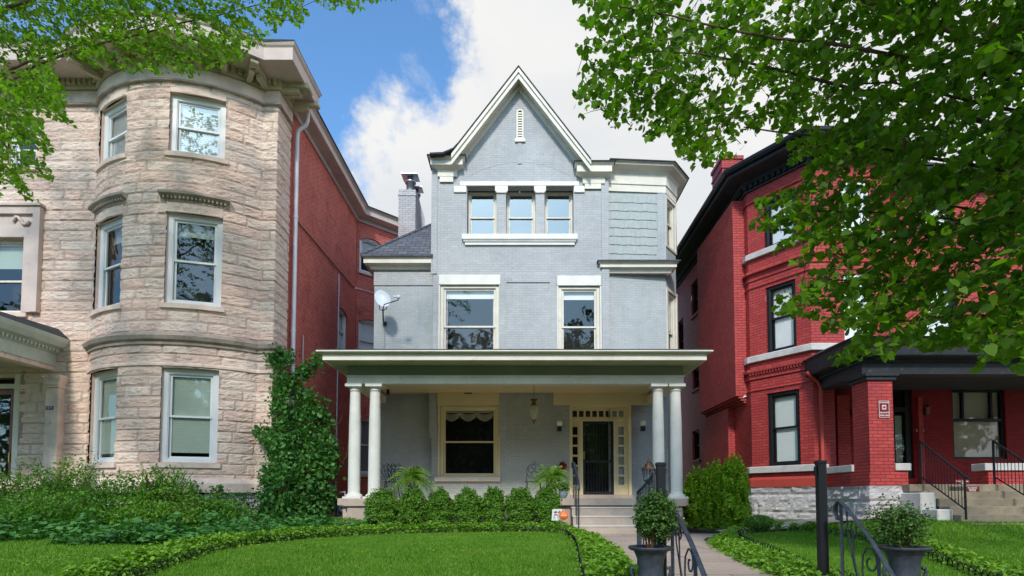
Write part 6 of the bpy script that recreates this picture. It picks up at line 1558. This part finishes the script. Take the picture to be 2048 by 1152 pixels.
# ---- porch step rails
for k, (x0, sg_, lb) in enumerate(((X_(1148, 14.0, 950), 1, 'slim iron hand rail on the left side of the front steps'), (X_(1303, 14.0, 950), 1, 'slim iron hand rail on the right side, behind the gate post'))):
    t = thing('step_rail', lb, 'railing', (x0, 13.7, .3), 'rails of the front steps')
    za = zf + .86; q = MB()
    q.tube([(x0, 14.35, za - .12), (x0 - .01, 14.30, za - .02), (x0, 14.2, za + .02), (x0 + .01, 14.0, za - .03), (x0 + .02, 13.6, za - .28), (x0 + .03, 13.25, za - .52), (x0 + .03, 13.12, za - .6), (x0 + .03, 13.14, za - .68)], .030, 8, flat=(1, 0, 0)); q.build('handrail', 'iron', t)
    MB().tube([(x0, 14.22, zf), (x0, 14.22, za)], .014, 6).build('post', 'iron', t)
    MB().tube([(x0 + .03, 13.2, 0), (x0 + .03, 13.2, za - .55)], .016, 6).build('post', 'iron', t)
    q = MB()
    for s in (.3, .55, .8): q.tube([(x0 + .01, 14.22 - 1.0 * s, zf - .1 - .6 * s), (x0 + .01, 14.22 - 1.0 * s, za - .02 - .56 * s)], .009, 5)
    q.build('baluster', 'iron', t)

# ================================================================== FOREGROUND IRONWORK AND URNS
GY = 5.4
gx = [X_(1322, GY, 1000), X_(1643, GY, 1000)]
for k, x in enumerate(gx):
    t = thing('gate_post', ['square black post behind the left urn, the gate hangs on it', 'square black post standing alone right of the walk'][k], 'post', (x, GY, -.2), 'black posts at the garden steps')
    zt = Z_(926 if k == 0 else 922, GY); q = MB(); q.box(x - .038, GY - .038, -.3, x + .038, GY + .038, zt).box(x - .043, GY - .043, zt - .03, x + .043, GY + .043, zt + .004)
    if k: q.box(x - .058, GY - .02, zt - .14, x - .044, GY + .02, zt - .05)
    q.build('shaft', 'black_paint', t, bevel=.006)
    q = MB()
    if k == 0:
        for z in (zt - .10, zt - .30): q.box(x + .044, GY - .015, z, x + .068, GY + .015, z + .05)
    else:
        z = Z_(1017, GY); q.box(x + .044, GY - .012, z - .012, x + .085, GY + .012, z + .012).tube([(x + .06, GY, z + .03), (x + .05, GY, z), (x + .085, GY, z - .02)], .007, 5)
    q.build('latch' if k else 'hinge', 'iron', t)
# open gate leaf swung back from the left post
g0 = Vector((gx[0] - .05, GY + .05, 0)); g1 = Vector((X_(1276, 6.05, 1000), 6.05, 0)); t = thing('garden_gate', 'open black iron gate with curved top swung back beside the left post', 'gate', g0)
zA, zB = Z_(984, 6.05), Z_(945, 5.5)
def gp(s, z): p = g0.lerp(g1, s); return (p.x, p.y, z)
def ztopf(s): return zB + (zA - zB) * (s ** .75)
q = MB(); q.tube([gp(s, ztopf(s)) for s in [i / 12 for i in range(13)]], .016, 6); q.build('top_rail', 'iron', t)
q = MB(); q.tube([gp(0, .12), gp(0, zB)], .014, 6).tube([gp(1, .12), gp(1, zA)], .016, 6).tube([gp(0, .2), gp(1, .2)], .014, 6); q.build('frame', 'iron', t)
q = MB()
for k in range(1, 6): q.tube([gp(k / 6, .2), gp(k / 6, ztopf(k / 6))], .008, 5)
q.build('baluster', 'iron', t)
def garden_rail(X0, lab, px_top, px_bot):
    ya, yb_ = 5.12, 4.35; t = thing('garden_railing', lab, 'railing', (X0, ya, -.3), 'scrolled railings of the garden steps')
    za, zb2 = atx(px_top[0], px_top[1], X0)[1], atx(px_bot[0], px_bot[1], X0)[1]
    ya = atx(px_top[0], px_top[1], X0)[0]; yb_ = atx(px_bot[0], px_bot[1], X0)[0]
    def P_(s, dz=0): return Vector((X0, ya + (yb_ - ya) * s, za + (zb2 - za) * s + .03 * math.sin(s * 3.14) - .05 * max(0, s - .6) + dz))
    q = MB(); pts = [Vector((X0, ya + .07, za - .16)), Vector((X0, ya + .11, za - .10)), Vector((X0, ya + .10, za - .03)), Vector((X0, ya + .05, za + .0)), Vector((X0, ya, za - .01))] + [P_(s, -.01) for s in (.15, .3, .45, .6, .75, .9, 1.05, 1.2)]
    q.tube(pts, .022, 8, flat=(1, 0, 0)); q.build('handrail', 'iron', t)
    MB().tube([(X0, ya + .02, -.3), (X0, ya + .02, za - .02)], .016, 4).build('post', 'iron', t)
    p = P_(.72); MB().tube([(X0, p.y, -.6), (X0, p.y, p.z - .02)], .016, 4).build('post', 'iron', t)
    q = MB(); f_ = lambda s, d: (X0, ya + (yb_ - ya) * s, za + (zb2 - za) * s + d)
    q.tube([f_(.10, -.03), f_(.12, -.25), f_(.28, -.45), f_(.5, -.62), f_(.6, -.8)], .007, 5)
    q.tube([f_(.22, -.04), f_(.19, -.10), f_(.21, -.15), f_(.26, -.15), f_(.30, -.10), f_(.28, -.05)], .007, 5); q.tube([f_(.22, -.12), f_(.24, -.35), f_(.34, -.5)], .007, 5)
    sp2 = [(X0, ya + (yb_ - ya) * .56 + (.115 - .0058 * k) * math.cos(k * .42 + 1.2), za + (zb2 - za) * .56 - .17 + (.115 - .0058 * k) * math.sin(k * .42 + 1.2)) for k in range(17)]
    q.tube(sp2, .008, 5); q.tube([sp2[0], f_(.42, -.2), f_(.40, -.34), f_(.46, -.56)], .008, 5)
    q.build('scroll', 'iron', t); return t
garden_rail(gx[0] + .08, 'scrolled iron railing by the left urn at the garden steps', (1345, 1012), (1412, 1152))
garden_rail(gx[1] + .0, 'scrolled iron railing between the lone post and the right urn', (1684, 1003), (1790, 1152))
# urns with box trees
def urn(px, py, wpx, Y, lab, rim_tilt=0.0):
    x, z = at(px, py, Y); r = wpx / 2 / (F / Y); t = thing('cast_iron_urn', lab, 'urn', (x, Y, z - .62), 'urns at the garden steps'); h = .62; k = r / .20
    q = MB(); q.lathe([(.10 * k, 0), (.10 * k, .03), (.05 * k, .07), (.035 * k, .12), (.05 * k, .15), (.12 * k, .18), (.14 * k, .24), (.145 * k, .30), (.125 * k, .34), (.12 * k, .38), (.115 * k, .45), (.125 * k, .52), (.15 * k, .575), (.165 * k, .60), (.15 * k, .60), (.12 * k, .53)], (x, Y, z - h), 28); q.build('body', 'iron', t)
    n = 56; q = MB(); q.lathe([(.145 * k, -.035), (.19 * k, -.022), (.205 * k, -.004), (.198 * k, .008), (.16 * k, .004), (.14 * k, -.02)], (x, Y, z), n, rib=.022); q.build('rim', 'iron', t)
    q = MB(); q.lathe([(.001, -.02), (.145 * k, -.02), (.145 * k, -.03), (.001, -.03)], (x, Y, z), 20); q.build('soil', 'terracotta_soil', t)
    for s in (-1, 1):
        q = MB(); q.tube([(x + s * .125 * k, Y, z - .30), (x + s * .16 * k, Y, z - .27), (x + s * .185 * k, Y, z - .21), (x + s * .175 * k, Y, z - .17), (x + s * .15 * k, Y, z - .18)], .016 * k, 7); q.build('handle', 'iron', t)
    q = MB()
    for i in range(22): w = i * math.pi / 11; q.tube([(x + .125 * k * math.cos(w), Y + .125 * k * math.sin(w), z - .36), (x + .15 * k * math.cos(w), Y + .15 * k * math.sin(w), z - .315), (x + .147 * k * math.cos(w), Y + .147 * k * math.sin(w), z - .29)], .010, 4)
    q.build('fluting', 'iron', t)
    MB().box(x - .13, Y - .13, z - h - .25, x + .13, Y + .13, z - h).build('plinth', 'sill_stone', t); return x, z
x, z = urn(1301, 1094, 85, 5.02, 'cast iron urn left of the walk, holding a tall round box tree')
def boxtree(label, x, y, z, px, top, bot, wpx, Y, seed, matn='leaf_box', n=5200, lump=.2):
    S_ = F / Y; t = thing('box_tree', label, 'shrub', (x, y, z), None); rng = np.random.default_rng(seed)
    zt, zb3 = Z_(top, Y), Z_(bot, Y); cc = (X_(px, Y, 1030), y, (zt + zb3) / 2); r = (wpx / 2 / S_, wpx / 2 / S_, (zt - zb3) / 2)
    P, d = shell_pts(n, cc, r, rng, .35, lump, 7); leaf_obj('foliage', [leaf_mesh(P, .024, .35, .5, 'd', nrm=d, nw=.2, rng=rng)], matn, t)
    q = MB(); rd = random.Random(seed)
    for k in range(9):
        a = rd.uniform(0, 6.28); q.tube([(x + .02 * math.cos(a), y + .02 * math.sin(a), z - .02), (x + .05 * math.cos(a), y + .05 * math.sin(a), zb3 + .06), (cc[0] + r[0] * .5 * math.cos(a), y + r[1] * .5 * math.sin(a), cc[2])], [.008, .006, .003], 5)
    q.build('stem', 'lantern_copper', t)
boxtree('tall rounded box tree growing in the left urn', x, 5.02, z, 1310, 983, 1084, 84, 5.02, 1)
x, z = urn(1808, 1094, 92, 4.95, 'cast iron urn right of the scrolled railing, holding a spiky dark shrub')
boxtree('loose dark green shrub growing in the right urn', x, 4.95, z, 1797, 1002, 1092, 104, 4.95, 2, 'leaf_box', 3600, .42)
